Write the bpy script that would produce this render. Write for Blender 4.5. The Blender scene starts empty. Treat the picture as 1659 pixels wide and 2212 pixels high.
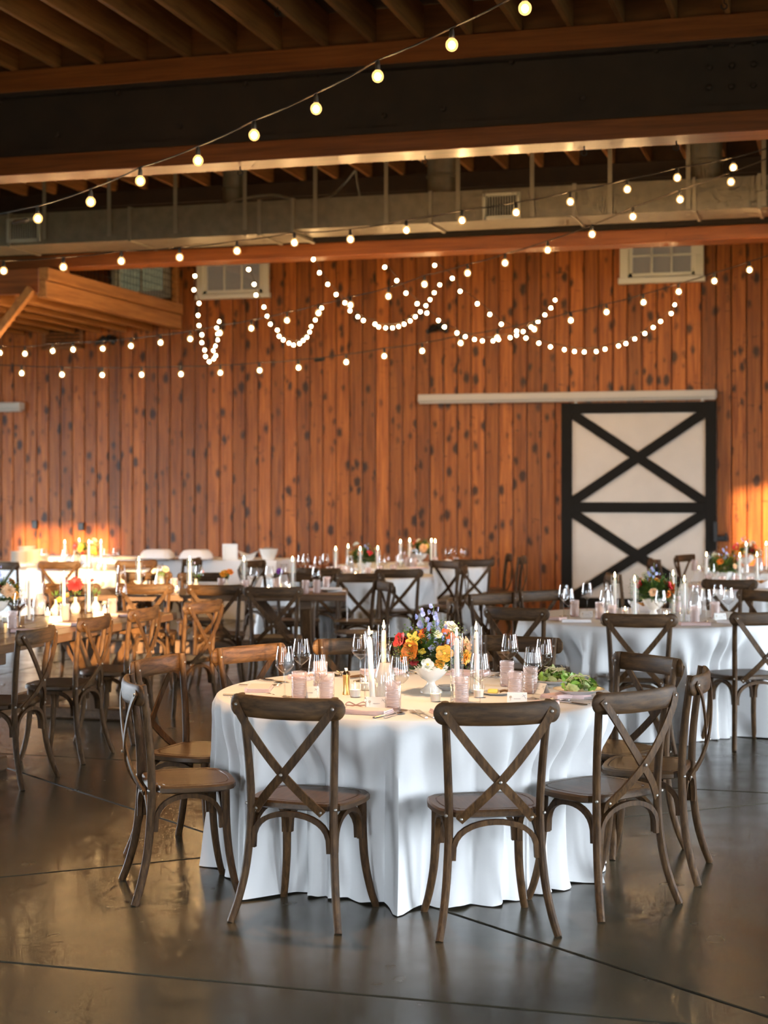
import bpy, math, random
from math import sin, cos, tan, pi, radians, sqrt, atan2, exp
from mathutils import Vector, Matrix

random.seed(11)
sc = bpy.context.scene
COL = sc.collection

# ------------------------------------------------------------------ camera, light, exposure
F, CX, YH, H, TH = 3456.0, 829.5, 1052.0, 1.69, radians(16.0)
CT, ST = cos(TH), sin(TH)
cam_d = bpy.data.cameras.new('camera')
cam = bpy.data.objects.new('camera', cam_d); COL.objects.link(cam)
cam.location = (0, 0, H); cam.rotation_euler = (pi / 2, 0, TH)
cam_d.sensor_fit = 'HORIZONTAL'; cam_d.sensor_width = 24.0; cam_d.lens = 50.0
cam_d.shift_y = -(1106 - YH) / 1659.0
cam_d.clip_start = 0.05; cam_d.clip_end = 200
cam_d.dof.use_dof = True; cam_d.dof.focus_distance = 6.9; cam_d.dof.aperture_fstop = 2.8
sc.camera = cam

sc.view_settings.view_transform = 'Standard'; sc.view_settings.look = 'None'
sc.view_settings.gamma = 1.0; sc.view_settings.use_curve_mapping = False
sc.view_settings.exposure = 1.6
sc.cycles.use_denoising = True
sc.cycles.max_bounces = 8; sc.cycles.diffuse_bounces = 4; sc.cycles.glossy_bounces = 4
sc.cycles.transparent_max_bounces = 40; sc.cycles.transmission_bounces = 6
sc.cycles.sample_clamp_indirect = 3.0; sc.cycles.caustics_reflective = False; sc.cycles.caustics_refractive = False
sc.cycles.use_light_tree = True
sc.cycles.use_adaptive_sampling = True; sc.cycles.adaptive_threshold = 0.08; sc.cycles.adaptive_min_samples = 12

world = bpy.data.worlds.new('sky'); sc.world = world; world.use_nodes = True
bg = world.node_tree.nodes['Background']
bg.inputs[0].default_value = (0.80, 0.90, 1.0, 1); bg.inputs[1].default_value = 10.5

SUN_AZ, SUN_EL = radians(29.5), radians(6.5)          # travels to the left of +Y, low evening sun
sd = bpy.data.lights.new('evening_sun', 'SUN'); sd.energy = 6.5; sd.color = (1.0, 0.60, 0.26); sd.angle = radians(0.6)
sun = bpy.data.objects.new('evening_sun', sd); COL.objects.link(sun)
sdir = Vector((-sin(SUN_AZ) * cos(SUN_EL), cos(SUN_AZ) * cos(SUN_EL), -sin(SUN_EL)))
sun.rotation_euler = sdir.to_track_quat('-Z', 'Y').to_euler(); sun.location = (12, -14, 9)

# room extents and the openings of the walls behind and beside the camera (u0,u1,z0,z1)
X0, X1, Y0, Y1, ZC = -16.0, 9.0, -4.5, 21.71, 5.6
FRONT_OPEN = [(-8.4, -6.6, 0.0, 3.6), (-2.1, -1.0, 0.0, 3.6), (2.85, 4.6, 2.36, 4.5), (5.7, 8.7, 0.0, 3.6)]   # along X, wall Y0
RIGHT_OPEN = [(11.5, 15.5, 0.0, 3.6), (3.0, 7.4, 0.0, 4.05), (-2.6, -0.2, 0.0, 3.6)]                                         # along Y, wall X1

LEFT_OPEN = [(9.5, 15.5, 0.0, 3.4)]                                                                  # along Y, wall X0
def portal(c, sx, sz, rot):
    l = bpy.data.lights.new('daylight_opening', 'AREA'); l.shape = 'RECTANGLE'; l.size = sx; l.size_y = sz
    l.cycles.is_portal = True
    o = bpy.data.objects.new('daylight_opening', l); COL.objects.link(o); o.location = c; o.rotation_euler = rot
for a, b, c, d in FRONT_OPEN: portal(((a + b) / 2, Y0 - 0.14, (c + d) / 2), b - a, d - c, (pi / 2, 0, 0))
for a, b, c, d in RIGHT_OPEN: portal((X1 + 0.14, (a + b) / 2, (c + d) / 2), b - a, d - c, (pi / 2, 0, pi / 2))
for a, b, c, d in LEFT_OPEN: portal((X0 - 0.14, (a + b) / 2, (c + d) / 2), b - a, d - c, (pi / 2, 0, -pi / 2))

# ------------------------------------------------------------------ picture geometry helpers
def CW(x, d): return (x * CT - d * ST, x * ST + d * CT)          # camera ground frame -> room
def at(px, py, d):
    x = (px - CX) / F * d; X, Y = CW(x, d); return Vector((X, Y, H + (YH - py) / F * d))
def onY(px, py, Y):
    u = (px - CX) / F; return at(px, py, Y / (CT + u * ST))
def pxy(x, d, z=0.0):
    X, Y = CW(x, d); return Vector((X, Y, z))
def pd(px, d, z=0.0): return pxy((px - CX) / F * d, d, z)
def proj(v):
    x = v[0] * CT + v[1] * ST; d = -v[0] * ST + v[1] * CT
    return CX + F * x / d, YH - F * (v[2] - H) / d

# ------------------------------------------------------------------ materials
MATS = {}
def nmat(name):
    m = bpy.data.materials.new(name); m.use_nodes = True
    nt = m.node_tree; return m, nt, nt.nodes, nt.links, nt.nodes['Principled BSDF']
def plain(name, col, rough=0.5, metal=0.0, emit=None, es=0.0, sss=0.0, spec=0.5, noise=0.0, nscale=20, bump=0.0, bscale=60, coat=0.0):
    m, nt, N, L, b = nmat(name)
    b.inputs['Base Color'].default_value = (*col, 1); b.inputs['Roughness'].default_value = rough; b.inputs['Metallic'].default_value = metal
    b.inputs['Specular IOR Level'].default_value = spec
    if coat: b.inputs['Coat Weight'].default_value = coat; b.inputs['Coat Roughness'].default_value = 0.12
    if emit: b.inputs['Emission Color'].default_value = (*emit, 1); b.inputs['Emission Strength'].default_value = es
    if sss: b.inputs['Subsurface Weight'].default_value = sss; b.inputs['Subsurface Radius'].default_value = (0.02, 0.01, 0.006)
    tc = N.new('ShaderNodeTexCoord')
    if noise:
        n = N.new('ShaderNodeTexNoise'); n.inputs['Scale'].default_value = nscale; n.inputs['Detail'].default_value = 4
        L.new(tc.outputs['Object'], n.inputs['Vector'])
        r = N.new('ShaderNodeValToRGB')
        r.color_ramp.elements[0].position = 0.3; r.color_ramp.elements[1].position = 0.7
        r.color_ramp.elements[0].color = (*[c * (1 - noise) for c in col], 1); r.color_ramp.elements[1].color = (*[min(1, c * (1 + noise)) for c in col], 1)
        L.new(n.outputs['Fac'], r.inputs['Fac']); L.new(r.outputs['Color'], b.inputs['Base Color'])
    if bump:
        n = N.new('ShaderNodeTexNoise'); n.inputs['Scale'].default_value = bscale; n.inputs['Detail'].default_value = 3
        L.new(tc.outputs['Object'], n.inputs['Vector'])
        bp = N.new('ShaderNodeBump'); bp.inputs['Strength'].default_value = bump; bp.inputs['Distance'].default_value = 0.01
        L.new(n.outputs['Fac'], bp.inputs['Height']); L.new(bp.outputs['Normal'], b.inputs['Normal'])
    MATS[name] = m; return m
def wood(name, dark, light, stretch=(30, 30, 1.6), rough=0.5, knots=None, tone=0.25, spec=0.4, coat=0.0, bump=0.15):
    """grain along the axis with the small stretch value; knots=(scale vector, size)"""
    m, nt, N, L, b = nmat(name)
    tc = N.new('ShaderNodeTexCoord'); oi = N.new('ShaderNodeObjectInfo')
    mul = N.new('ShaderNodeVectorMath'); mul.operation = 'MULTIPLY'; mul.inputs[1].default_value = (37.1, 53.7, 91.3)
    L.new(oi.outputs['Random'], mul.inputs[0])
    add = N.new('ShaderNodeVectorMath'); add.operation = 'ADD'
    L.new(tc.outputs['Object'], add.inputs[0]); L.new(mul.outputs[0], add.inputs[1])
    mp = N.new('ShaderNodeMapping'); mp.inputs['Scale'].default_value = stretch; L.new(add.outputs[0], mp.inputs['Vector'])
    n = N.new('ShaderNodeTexNoise'); n.inputs['Scale'].default_value = 1.0; n.inputs['Detail'].default_value = 6; n.inputs['Roughness'].default_value = 0.62
    n.inputs['Distortion'].default_value = 0.4
    L.new(mp.outputs[0], n.inputs['Vector'])
    r = N.new('ShaderNodeValToRGB'); r.color_ramp.elements[0].position = 0.32; r.color_ramp.elements[1].position = 0.68
    r.color_ramp.elements[0].color = (*dark, 1); r.color_ramp.elements[1].color = (*light, 1)
    L.new(n.outputs['Fac'], r.inputs['Fac'])
    mr = N.new('ShaderNodeMapRange'); mr.inputs['To Min'].default_value = 1 - tone; mr.inputs['To Max'].default_value = 1 + tone
    L.new(oi.outputs['Random'], mr.inputs['Value'])
    mx = N.new('ShaderNodeVectorMath'); mx.operation = 'SCALE'; L.new(r.outputs['Color'], mx.inputs[0]); L.new(mr.outputs[0], mx.inputs['Scale'])
    out = mx.outputs[0]
    if knots:
        ks, size = knots
        mk = N.new('ShaderNodeMapping'); mk.inputs['Scale'].default_value = ks; L.new(add.outputs[0], mk.inputs['Vector'])
        nd = N.new('ShaderNodeTexNoise'); nd.inputs['Scale'].default_value = 3.0; nd.inputs['Detail'].default_value = 3; L.new(mk.outputs[0], nd.inputs['Vector'])
        mixv = N.new('ShaderNodeMix'); mixv.data_type = 'VECTOR'; mixv.inputs['Factor'].default_value = 0.30
        L.new(mk.outputs[0], mixv.inputs['A']); L.new(nd.outputs['Color'], mixv.inputs['B'])
        v = N.new('ShaderNodeTexVoronoi'); v.inputs['Scale'].default_value = 1.0; v.inputs['Randomness'].default_value = 1.0
        L.new(mixv.outputs['Result'], v.inputs['Vector'])
        # knots differ in size from cell to cell
        sp = N.new('ShaderNodeSeparateColor'); L.new(v.outputs['Color'], sp.inputs[0])
        sub = N.new('ShaderNodeMath'); sub.operation = 'MULTIPLY_ADD'; L.new(sp.outputs[0], sub.inputs[0]); sub.inputs[1].default_value = size * 0.75; L.new(v.outputs['Distance'], sub.inputs[2])
        kr = N.new('ShaderNodeMapRange'); kr.inputs['From Min'].default_value = size * 0.65; kr.inputs['From Max'].default_value = size * 1.25
        kr.inputs['To Min'].default_value = 0.94; kr.inputs['To Max'].default_value = 0.0
        L.new(sub.outputs[0], kr.inputs['Value'])
        mc = N.new('ShaderNodeMix'); mc.data_type = 'RGBA'; mc.inputs['B'].default_value = (dark[0] * 0.16, dark[1] * 0.24, dark[2] * 0.5, 1)
        L.new(kr.outputs[0], mc.inputs['Factor']); L.new(out, mc.inputs['A']); out = mc.outputs['Result']
        # dark pitch streaks lying across the grain
        ms = N.new('ShaderNodeMapping'); ms.inputs['Scale'].default_value = (6, 6, 22); ms.inputs['Location'].default_value = (5, 3, 8); L.new(add.outputs[0], ms.inputs['Vector'])
        n3 = N.new('ShaderNodeTexNoise'); n3.inputs['Scale'].default_value = 1.0; n3.inputs['Detail'].default_value = 3; L.new(ms.outputs[0], n3.inputs['Vector'])
        r3 = N.new('ShaderNodeMapRange'); r3.inputs['From Min'].default_value = 0.66; r3.inputs['From Max'].default_value = 0.76; r3.inputs['To Max'].default_value = 0.7; L.new(n3.outputs['Fac'], r3.inputs['Value'])
        m3 = N.new('ShaderNodeMix'); m3.data_type = 'RGBA'; m3.inputs['B'].default_value = (dark[0] * 0.2, dark[1] * 0.28, dark[2] * 0.5, 1)
        L.new(r3.outputs[0], m3.inputs['Factor']); L.new(out, m3.inputs['A']); out = m3.outputs['Result']
    L.new(out, b.inputs['Base Color'])
    b.inputs['Roughness'].default_value = rough; b.inputs['Specular IOR Level'].default_value = spec
    if coat: b.inputs['Coat Weight'].default_value = coat; b.inputs['Coat Roughness'].default_value = 0.25
    bp = N.new('ShaderNodeBump'); bp.inputs['Strength'].default_value = bump; bp.inputs['Distance'].default_value = 0.004
    L.new(n.outputs['Fac'], bp.inputs['Height']); L.new(bp.outputs['Normal'], b.inputs['Normal'])
    MATS[name] = m; return m
def glassy(name, tint, body=0.0, bodycol=(1, 1, 1), ior=1.5, rough=0.02, bump=0.0):
    m = bpy.data.materials.new(name); m.use_nodes = True; nt = m.node_tree; N, L = nt.nodes, nt.links
    N.remove(N['Principled BSDF']); o = N['Material Output']
    t = N.new('ShaderNodeBsdfTransparent'); t.inputs[0].default_value = (*tint, 1)
    g = N.new('ShaderNodeBsdfGlossy'); g.inputs['Roughness'].default_value = rough
    lw = N.new('ShaderNodeLayerWeight'); lw.inputs[0].default_value = 0.5          # reflection grows towards the rim, alike on both faces
    pw = N.new('ShaderNodeMath'); pw.operation = 'POWER'; pw.inputs[1].default_value = 2.4; L.new(lw.outputs['Facing'], pw.inputs[0])
    fr = N.new('ShaderNodeMath'); fr.operation = 'MULTIPLY_ADD'; fr.inputs[1].default_value = 0.8; fr.inputs[2].default_value = 1.8 * ((ior - 1) / (ior + 1)) ** 2; L.new(pw.outputs[0], fr.inputs[0])
    src = t.outputs[0]
    if body:
        d = N.new('ShaderNodeBsdfDiffuse'); d.inputs[0].default_value = (*bodycol, 1)
        tl = N.new('ShaderNodeBsdfTranslucent'); tl.inputs[0].default_value = (*bodycol, 1)
        a = N.new('ShaderNodeMixShader'); L.new(d.outputs[0], a.inputs[1]); L.new(tl.outputs[0], a.inputs[2])
        bm = N.new('ShaderNodeMixShader'); bm.inputs[0].default_value = body
        L.new(t.outputs[0], bm.inputs[1]); L.new(a.outputs[0], bm.inputs[2]); src = bm.outputs[0]
    if bump:
        tc = N.new('ShaderNodeTexCoord'); w = N.new('ShaderNodeTexVoronoi'); w.inputs['Scale'].default_value = 170; L.new(tc.outputs['Object'], w.inputs['Vector'])
        bp = N.new('ShaderNodeBump'); bp.inputs['Strength'].default_value = bump; bp.inputs['Distance'].default_value = 0.003
        L.new(w.outputs['Distance'], bp.inputs['Height']); L.new(bp.outputs[0], g.inputs['Normal']); L.new(bp.outputs[0], lw.inputs['Normal'])
        if body: L.new(bp.outputs[0], d.inputs['Normal'])
    mx = N.new('ShaderNodeMixShader'); L.new(fr.outputs[0], mx.inputs[0]); L.new(src, mx.inputs[1]); L.new(g.outputs[0], mx.inputs[2])
    L.new(mx.outputs[0], o.inputs['Surface']); MATS[name] = m; return m
def emitter(name, col, s, trans=0.0):
    m = bpy.data.materials.new(name); m.use_nodes = True; nt = m.node_tree; N, L = nt.nodes, nt.links
    N.remove(N['Principled BSDF']); o = N['Material Output']
    e = N.new('ShaderNodeEmission'); e.inputs[0].default_value = (*col, 1); e.inputs[1].default_value = s
    if trans:
        t = N.new('ShaderNodeBsdfTransparent'); mx = N.new('ShaderNodeMixShader'); mx.inputs[0].default_value = 1 - trans
        L.new(t.outputs[0], mx.inputs[1]); L.new(e.outputs[0], mx.inputs[2]); L.new(mx.outputs[0], o.inputs['Surface'])
    else: L.new(e.outputs[0], o.inputs['Surface'])
    MATS[name] = m; return m

wood('wall_wood', (0.20, 0.047, 0.0075), (0.465, 0.142, 0.026), (26, 26, 1.3), 0.5, ((10.5, 10.5, 6.0), 0.38), 0.32)
wood('groove_wood', (0.05, 0.018, 0.008), (0.07, 0.025, 0.01), (26, 26, 1.3), 0.8)
wood('joist_wood', (0.17, 0.068, 0.024), (0.34, 0.150, 0.055), (22, 1.4, 22), 0.6, None, 0.3)
wood('plate_wood', (0.17, 0.045, 0.012), (0.33, 0.098, 0.026), (1.2, 24, 24), 0.42, None, 0.1, 0.5, 0.25)
wood('block_wood', (0.13, 0.05, 0.018), (0.22, 0.085, 0.03), (1.8, 20, 20), 0.6, None, 0.25)
wood('loft_wood', (0.33, 0.13, 0.04), (0.55, 0.25, 0.085), (18, 1.2, 18), 0.5, None, 0.15)
wood('deck_wood', (0.055, 0.032, 0.018), (0.09, 0.05, 0.03), (6, 1.0, 6), 0.7)
wood('chair_wood', (0.028, 0.013, 0.005), (0.098, 0.050, 0.019), (70, 70, 14), 0.56, None, 0.16, 0.18, 0.0, 0.25)
wood('chair_rail', (0.024, 0.011, 0.004), (0.100, 0.051, 0.019), (6, 55, 55), 0.52, None, 0.16, 0.22, 0.0, 0.25)
wood('chair_seat', (0.042, 0.021, 0.008), (0.085, 0.046, 0.019), (60, 5, 60), 0.4, None, 0.14, 0.3, 0.05, 0.1)
wood('farm_wood', (0.075, 0.038, 0.017), (0.16, 0.085, 0.038), (3, 30, 30), 0.4, None, 0.2, 0.5, 0.2)
wood('farm_leg', (0.075, 0.038, 0.017), (0.16, 0.085, 0.038), (30, 30, 3), 0.5, None, 0.2)
plain('steel_paint', (0.026, 0.013, 0.007), 0.65, 0.0, noise=0.3, nscale=4)
plain('duct_metal', (0.21, 0.18, 0.135), 0.42, 0.5, noise=0.16, nscale=9)
plain('strap_metal', (0.30, 0.26, 0.20), 0.45, 0.6)
plain('register_paint', (0.38, 0.36, 0.32), 0.5)
plain('shade_black', (0.012, 0.011, 0.010), 0.8)
plain('black_paint', (0.012, 0.010, 0.008), 0.75, spec=0.15)
plain('door_white', (0.60, 0.52, 0.44), 0.6, noise=0.05, nscale=3)
plain('trim_white', (0.72, 0.70, 0.66), 0.45)
plain('track_white', (0.50, 0.45, 0.39), 0.45)
plain('glow_blind', (0.52, 0.46, 0.39), 0.7, emit=(0.80, 0.70, 0.58), es=0.03)  # faint emission stands in for daylight coming through the window
plain('glow_curtain', (0.75, 0.65, 0.40), 0.8, emit=(0.60, 0.60, 0.36), es=0.08, noise=0.3, nscale=6)  # greenish glow painted in, standing for outdoor light behind the fabric
plain('cloth_white', (0.70, 0.70, 0.70), 0.85, spec=0.2, bump=0.12, bscale=14)
plain('cloth_buffet', (0.80, 0.80, 0.82), 0.85, spec=0.2)
plain('napkin_pink', (0.80, 0.60, 0.57), 0.85, spec=0.2)
plain('napkin_white', (0.85, 0.82, 0.82), 0.85, spec=0.2)
plain('card_white', (0.86, 0.85, 0.82), 0.7)
plain('ink_gold', (0.45, 0.30, 0.14), 0.7)
plain('ink_grey', (0.28, 0.30, 0.32), 0.7)
plain('ceramic_white', (0.82, 0.80, 0.76), 0.22, coat=0.3)
plain('ceramic_cream', (0.74, 0.66, 0.55), 0.3)
plain('plate_rim', (0.50, 0.36, 0.20), 0.3)
plain('silver', (0.80, 0.78, 0.75), 0.16, 1.0)
plain('bolt_metal', (0.30, 0.28, 0.25), 0.42, 0.9)
plain('brass', (0.62, 0.40, 0.16), 0.28, 1.0)
plain('wax', (0.90, 0.84, 0.76), 0.45, sss=0.4)
plain('cord_dark', (0.030, 0.018, 0.010), 0.6)
plain('socket_dark', (0.020, 0.016, 0.012), 0.5)
plain('black_metal', (0.03, 0.03, 0.03), 0.4, 0.5)
plain('butter', (0.85, 0.65, 0.15), 0.5)
plain('water_cloud', (0.72, 0.74, 0.74), 0.35)
plain('bread', (0.55, 0.27, 0.08), 0.7, noise=0.3, nscale=25)
plain('leaf_green', (0.085, 0.17, 0.035), 0.5, noise=0.4, nscale=40)
plain('leaf_lime', (0.30, 0.40, 0.06), 0.5, noise=0.3, nscale=40)
plain('lettuce', (0.24, 0.42, 0.07), 0.4, noise=0.4, nscale=30)
plain('lettuce_pale', (0.55, 0.62, 0.28), 0.4, noise=0.25, nscale=30)
plain('shred', (0.66, 0.58, 0.36), 0.5)
plain('dry_leaf', (0.13, 0.065, 0.025), 0.6)
plain('ribbon', (0.55, 0.33, 0.27), 0.5)
for nm, c in dict(red=(0.62, 0.025, 0.03), crimson=(0.30, 0.012, 0.02), coral=(0.88, 0.20, 0.07), orange=(0.86, 0.24, 0.03),
                  amber=(0.90, 0.38, 0.035), yellow=(0.88, 0.60, 0.08), peach=(0.92, 0.52, 0.28), cream=(0.90, 0.82, 0.66),
                  lilac=(0.46, 0.48, 0.80), blue=(0.36, 0.42, 0.76), purple=(0.22, 0.06, 0.38), pink=(0.82, 0.42, 0.42), white=(0.88, 0.86, 0.80)).items():
    plain('petal_' + nm, c, 0.5, sss=0.0, noise=0.22, nscale=45)
glassy('glass_clear', (0.985, 0.985, 0.985), ior=1.55)
glassy('glass_thick', (0.93, 0.95, 0.94), ior=1.5)
glassy('glass_pink', (0.97, 0.87, 0.85), 0.34, (0.95, 0.78, 0.74), 1.5, 0.06, 0.5)
glassy('glass_frost', (0.95, 0.95, 0.95), 0.48, (0.85, 0.85, 0.85), 1.5, 0.05)
glassy('pane_glass', (0.88, 0.88, 0.88), ior=1.6)
emitter('bulb_core', (1.0, 0.60, 0.24), 250.0)
emitter('bulb_globe', (1.0, 0.52, 0.16), 1.1, 0.6)
emitter('mini_bulb', (1.0, 0.62, 0.26), 26.0)
emitter('flame', (1.0, 0.60, 0.22), 45.0)
MATS['bulb_globe'].cycles.emission_sampling = 'NONE'
emitter('lamp_glow', (1.0, 0.72, 0.42), 30.0)

def floor_material():
    m, nt, N, L, b = nmat('concrete')
    tc = N.new('ShaderNodeTexCoord')
    n = N.new('ShaderNodeTexNoise'); n.inputs['Scale'].default_value = 1.4; n.inputs['Detail'].default_value = 8; n.inputs['Roughness'].default_value = 0.65
    L.new(tc.outputs['Object'], n.inputs['Vector'])
    r = N.new('ShaderNodeValToRGB'); r.color_ramp.elements[0].position = 0.30; r.color_ramp.elements[1].position = 0.72
    r.color_ramp.elements[0].color = (0.040, 0.035, 0.023, 1); r.color_ramp.elements[1].color = (0.086, 0.072, 0.047, 1)
    L.new(n.outputs['Fac'], r.inputs['Fac']); L.new(r.outputs[0], b.inputs['Base Color'])
    n2 = N.new('ShaderNodeTexNoise'); n2.inputs['Scale'].default_value = 5.0; n2.inputs['Detail'].default_value = 6; L.new(tc.outputs['Object'], n2.inputs['Vector'])
    mr = N.new('ShaderNodeMapRange'); mr.inputs['To Min'].default_value = 0.13; mr.inputs['To Max'].default_value = 0.34
    L.new(n2.outputs['Fac'], mr.inputs['Value']); L.new(mr.outputs[0], b.inputs['Roughness'])
    b.inputs['Specular IOR Level'].default_value = 0.55
    bp = N.new('ShaderNodeBump'); bp.inputs['Strength'].default_value = 0.012; bp.inputs['Distance'].default_value = 0.01
    L.new(n2.outputs['Fac'], bp.inputs['Height']); L.new(bp.outputs[0], b.inputs['Normal'])
    MATS['concrete'] = m
floor_material()
plain('joint_filler', (0.030, 0.026, 0.020), 0.5)
plain('plaster_dark', (0.10, 0.06, 0.035), 0.8)

# ------------------------------------------------------------------ mesh helpers
class MB:
    def __init__(s): s.v = []; s.f = []
    def add(s, vs, fs):
        o = len(s.v); s.v += [tuple(v) for v in vs]; s.f += [tuple(i + o for i in f) for f in fs]; return s
    def box(s, c, size, M=None):
        x, y, z = [k / 2 for k in size]
        vs = [Vector((i * x, j * y, k * z)) for i in (-1, 1) for j in (-1, 1) for k in (-1, 1)]
        if M is not None: vs = [M @ v for v in vs]
        vs = [v + Vector(c) for v in vs]
        return s.add(vs, [(0, 1, 3, 2), (4, 6, 7, 5), (0, 4, 5, 1), (2, 3, 7, 6), (0, 2, 6, 4), (1, 5, 7, 3)])
    def bbox(s, c, size, bev=0.004, M=None):                    # box with chamfered edges
        x, y, z = [k / 2 for k in size]; b = min(bev, x * .9, y * .9, z * .9); vs = []; idx = {}
        for i in (-1, 1):
            for j in (-1, 1):
                for k in (-1, 1):
                    for a in range(3):
                        p = [i * x, j * y, k * z]
                        for q in range(3):
                            if q != a: p[q] -= (i, j, k)[q] * b
                        idx[(i, j, k, a)] = len(vs); vs.append(Vector(p))
        fs = []
        for a in range(3):
            u, w = [(1, 2), (2, 0), (0, 1)][a]
            for sg in (-1, 1):
                q = []
                for su, sw in ((-1, -1), (1, -1), (1, 1), (-1, 1)):
                    t = [0, 0, 0]; t[a] = sg; t[u] = su; t[w] = sw; q.append(idx[(*t, a)])
                fs.append(tuple(q if sg > 0 else q[::-1]))
        for a in range(3):
            u, w = [(1, 2), (2, 0), (0, 1)][a]
            for su in (-1, 1):
                for sw in (-1, 1):
                    t0 = [0, 0, 0]; t0[a] = -1; t0[u] = su; t0[w] = sw; t1 = t0[:]; t1[a] = 1
                    q = [idx[(*t0, u)], idx[(*t1, u)], idx[(*t1, w)], idx[(*t0, w)]]
                    fs.append(tuple(q if su * sw < 0 else q[::-1]))
        for i in (-1, 1):
            for j in (-1, 1):
                for k in (-1, 1):
                    q = [idx[(i, j, k, 0)], idx[(i, j, k, 1)], idx[(i, j, k, 2)]]
                    fs.append(tuple(q if i * j * k > 0 else q[::-1]))
        if M is not None: vs = [M @ v for v in vs]
        return s.add([v + Vector(c) for v in vs], fs)
    def sweep(s, pts, sec, up=(0, 0, 1), caps=True, scale=None):   # sec: list of (a,b): a along side, b along up
        pts = [Vector(p) for p in pts]; n = len(sec); rings = []
        for i, p in enumerate(pts):
            t = (pts[min(i + 1, len(pts) - 1)] - pts[max(i - 1, 0)]).normalized()
            upv = Vector(up) if not isinstance(up, list) else Vector(up[i])
            side = t.cross(upv)
            if side.length < 1e-4: side = t.cross(Vector((1, 0, 0)))
            side.normalize(); u = side.cross(t).normalized()
            k = 1 if scale is None else scale[i]
            rings.append([p + side * a * k + u * b * k for a, b in sec])
        vs = [v for r in rings for v in r]; fs = []
        for i in range(len(pts) - 1):
            for j in range(n):
                a, b = i * n + j, i * n + (j + 1) % n
                fs.append((a, b, b + n, a + n))
        if caps: fs += [tuple(range(n))[::-1], tuple(range((len(pts) - 1) * n, len(pts) * n))]
        return s.add(vs, fs)
    def tube(s, pts, r, n=8, up=(0, 0, 1), scale=None):
        return s.sweep(pts, [(r * cos(2 * pi * i / n), r * sin(2 * pi * i / n)) for i in range(n)], up, True, scale)
    def lathe(s, prof, n=24, c=(0, 0, 0), M=None):
        vs = []; fs = []
        for r, z in prof:
            for i in range(n): vs.append(Vector((r * cos(2 * pi * i / n), r * sin(2 * pi * i / n), z)))
        for k in range(len(prof) - 1):
            for i in range(n):
                a, b = k * n + i, k * n + (i + 1) % n
                fs.append((a, b, b + n, a + n))
        if prof[0][0] > 1e-5: pass
        if M is not None: vs = [M @ v for v in vs]
        return s.add([v + Vector(c) for v in vs], fs)
    def prism(s, poly, z0, z1):
        n = len(poly)
        vs = [(x, y, z0) for x, y in poly] + [(x, y, z1) for x, y in poly]
        return s.add(vs, [tuple(range(n))[::-1], tuple(range(n, 2 * n))] + [(i, (i + 1) % n, (i + 1) % n + n, i + n) for i in range(n)])
    def build(s, name, mat, parent=None, smooth=True, angle=40):
        me = bpy.data.meshes.new(name); me.from_pydata(s.v, [], s.f); me.update()
        if isinstance(mat, str): mat = MATS[mat]
        me.materials.append(mat)
        if smooth:
            me.polygons.foreach_set('use_smooth', [True] * len(me.polygons)); me.set_sharp_from_angle(angle=radians(angle))
        o = bpy.data.objects.new(name, me); COL.objects.link(o)
        if parent is not None: o.parent = parent
        return o

def tag(o, label, cat, group=None, kind=None):
    o['label'] = label
    if cat: o['category'] = cat
    if group: o['group'] = group
    if kind: o['kind'] = kind
    return o
def thing(name, label, cat, loc=(0, 0, 0), rz=0.0, group=None, kind=None):
    o = bpy.data.objects.new(name, None); COL.objects.link(o); o.location = loc; o.rotation_euler = (0, 0, rz); o.empty_display_size = 0.1
    return tag(o, label, cat, group, kind)
def link_copy(o, parent=None, loc=None, rot=None):
    c = o.copy(); COL.objects.link(c)
    if parent is not None: c.parent = parent
    if loc is not None: c.location = loc
    if rot is not None: c.rotation_euler = rot
    return c
def kids(o): return [c for c in COL.objects if c.parent == o]
KIDS = {}
def dup(root, loc, rz=0.0, label=None, group=None, skip=()):
    c = root.copy(); COL.objects.link(c); c.location = loc; c.rotation_euler = (0, 0, rz)
    if label: c['label'] = label
    if group: c['group'] = group
    def rec(src, dst):
        if src.name not in KIDS: KIDS[src.name] = kids(src)
        for ch in KIDS[src.name]:
            if ch.name.split('.')[0] in skip: continue
            k = ch.copy(); COL.objects.link(k); k.parent = dst; rec(ch, k)
    rec(root, c)
    return c
class Proto:
    """builds a thing the first time it is asked for, copies it afterwards"""
    def __init__(s, make): s.make = make; s.o = None
    def __call__(s, loc, rz=0.0, label=None, group=None, skip=()):
        if s.o is None:
            s.o = s.make(); s.o.location = loc; s.o.rotation_euler = (0, 0, rz)
            if label: s.o['label'] = label
            if group: s.o['group'] = group
            return s.o
        return dup(s.o, loc, rz, label, group, skip)
def smoothline(ctrl, n=6):                                         # Catmull-Rom
    P = [Vector(p) for p in ctrl]; P = [2 * P[0] - P[1]] + P + [2 * P[-1] - P[-2]]; out = []
    for i in range(1, len(P) - 2):
        for k in range(n):
            t = k / n; a, b, c, d = P[i - 1:i + 3]
            out.append(0.5 * (2 * b + (c - a) * t + (2 * a - 5 * b + 4 * c - d) * t * t + (3 * b - a - 3 * c + d) * t ** 3))
    out.append(P[-2]); return out
RECT = lambda w, h: [(-w / 2, -h / 2), (w / 2, -h / 2), (w / 2, h / 2), (-w / 2, h / 2)]
ORD = 'first second third fourth fifth sixth seventh eighth ninth tenth eleventh twelfth thirteenth fourteenth fifteenth sixteenth seventeenth eighteenth'.split()
REG = []                                                            # (object, table key, phrase) -> labelled by order at the end
def reg(o, tk, phrase): REG.append((o, tk, phrase)); return o

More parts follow.
